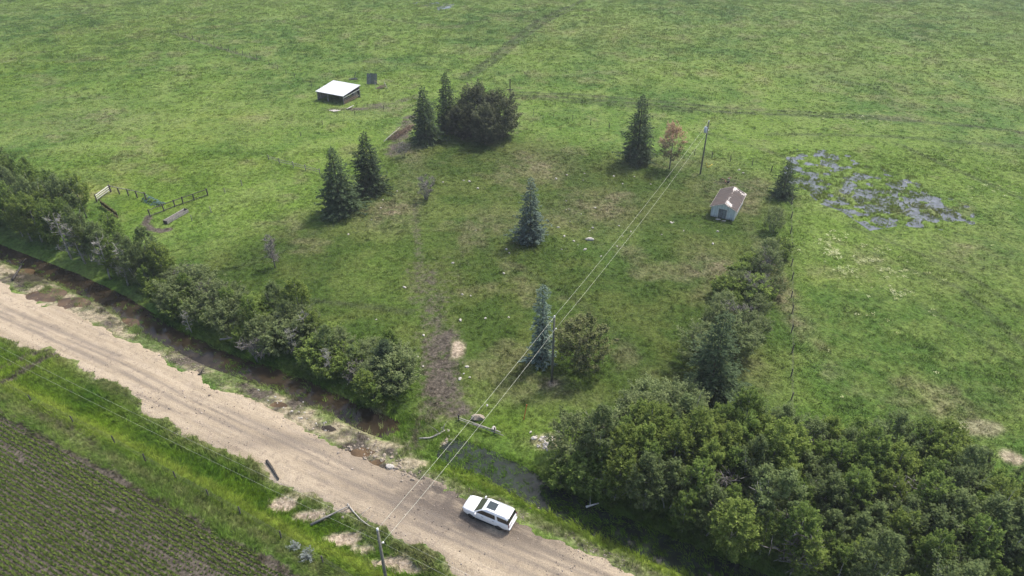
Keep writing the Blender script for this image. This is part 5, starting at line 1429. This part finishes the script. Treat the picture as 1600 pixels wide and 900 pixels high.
            link('rim', bm_mesh('rim', bm), alloy, w_)
    off = .014
    ws = [(1.24, 1.19, .84), (1.5, None, .77), (1.745, None, .70)]
    pts = []
    for z, y in ((1.17, .86), (1.45, .80), (1.755, .70)): pts.append((xf_(z) + off, y, z + .008))
    panel('windscreen', pts + [(x, -y, z) for x, y, z in pts[::-1]], wglass)
    pts = [(xr_(z) - off, y, z) for z, y in ((1.22, .84), (1.5, .80), (1.73, .74))]
    panel('rear_window', pts + [(x, -y, z) for x, y, z in pts[::-1]], glass)
    # dark corner glass joining the quarter windows to the rear window
    for s in (-1, 1):
        q = []
        for z in (1.24, 1.5, 1.70): q.append((-2.40, s * (wy(z) + .011), z))
        for z in (1.70, 1.5, 1.24): q.append((xr_(z) - .013, s * (wy(z) - .10), z))
        bm = bmesh.new(); A_ = [bm.verts.new(p) for p in q[:3]]; B_ = [bm.verts.new((xr_(p[2]) + .03, s * (wy(p[2]) - .012 + .02), p[2])) for p in q[:3]]; C2 = [bm.verts.new(p) for p in q[3:][::-1]]
        for i in range(2): bm.faces.new((A_[i], A_[i + 1], B_[i + 1], B_[i])); bm.faces.new((B_[i], B_[i + 1], C2[i + 1], C2[i]))
        link('corner_glass', bm_mesh('corner_glass', bm), glass, root)
    bm = bmesh.new(); add_box(bm, (.98, .92, .02), Matrix.Translation((-.40, 0, 1.925)), .008); link('sunroof', bm_mesh('sunroof', bm), sglass, root)
    bm = bmesh.new(); add_box(bm, (.22, 1.3, .03), Matrix.Translation((-2.42, 0, 1.86)) @ Matrix.Rotation(-.15, 4, 'Y'), .01); link('spoiler', bm_mesh('spoiler', bm), paint, root)
    bm = bmesh.new(); add_box(bm, (.05, 1.05, .30), Matrix.Translation((2.665, 0, .78)), .02); gr = link('grille', bm_mesh('grille', bm), black, root)
    for z in (.70, .78, .86): beam('grille_bar', (2.70, -.5, z), (2.70, .5, z), .02, .02, chrome, gr)
    bm = bmesh.new(); add_box(bm, (.14, 1.30, .16), Matrix.Translation((2.62, 0, .44)), .04); link('front_bumper', bm_mesh('front_bumper', bm), black, root)
    bm = bmesh.new(); add_box(bm, (.16, 1.80, .18), Matrix.Translation((-2.66, 0, .50)), .05); link('rear_bumper', bm_mesh('rear_bumper', bm), paint, root)
    bm = bmesh.new(); add_box(bm, (.03, .42, .14), Matrix.Translation((-2.69, 0, .92)), .005); link('licence_plate', bm_mesh('licence_plate', bm), M['ceramic'], root)
    beam('wiper', (1.20, .5, 1.20), (1.10, -.1, 1.27), .02, .02, black, root); beam('wiper', (1.20, -.15, 1.20), (1.10, -.7, 1.27), .02, .02, black, root)
    bm = bmesh.new(); add_box(bm, (2.5, 1.7, .2), Matrix.Translation((0, 0, .42)), .0); link('underbody', bm_mesh('underbody', bm), black, root)
car()
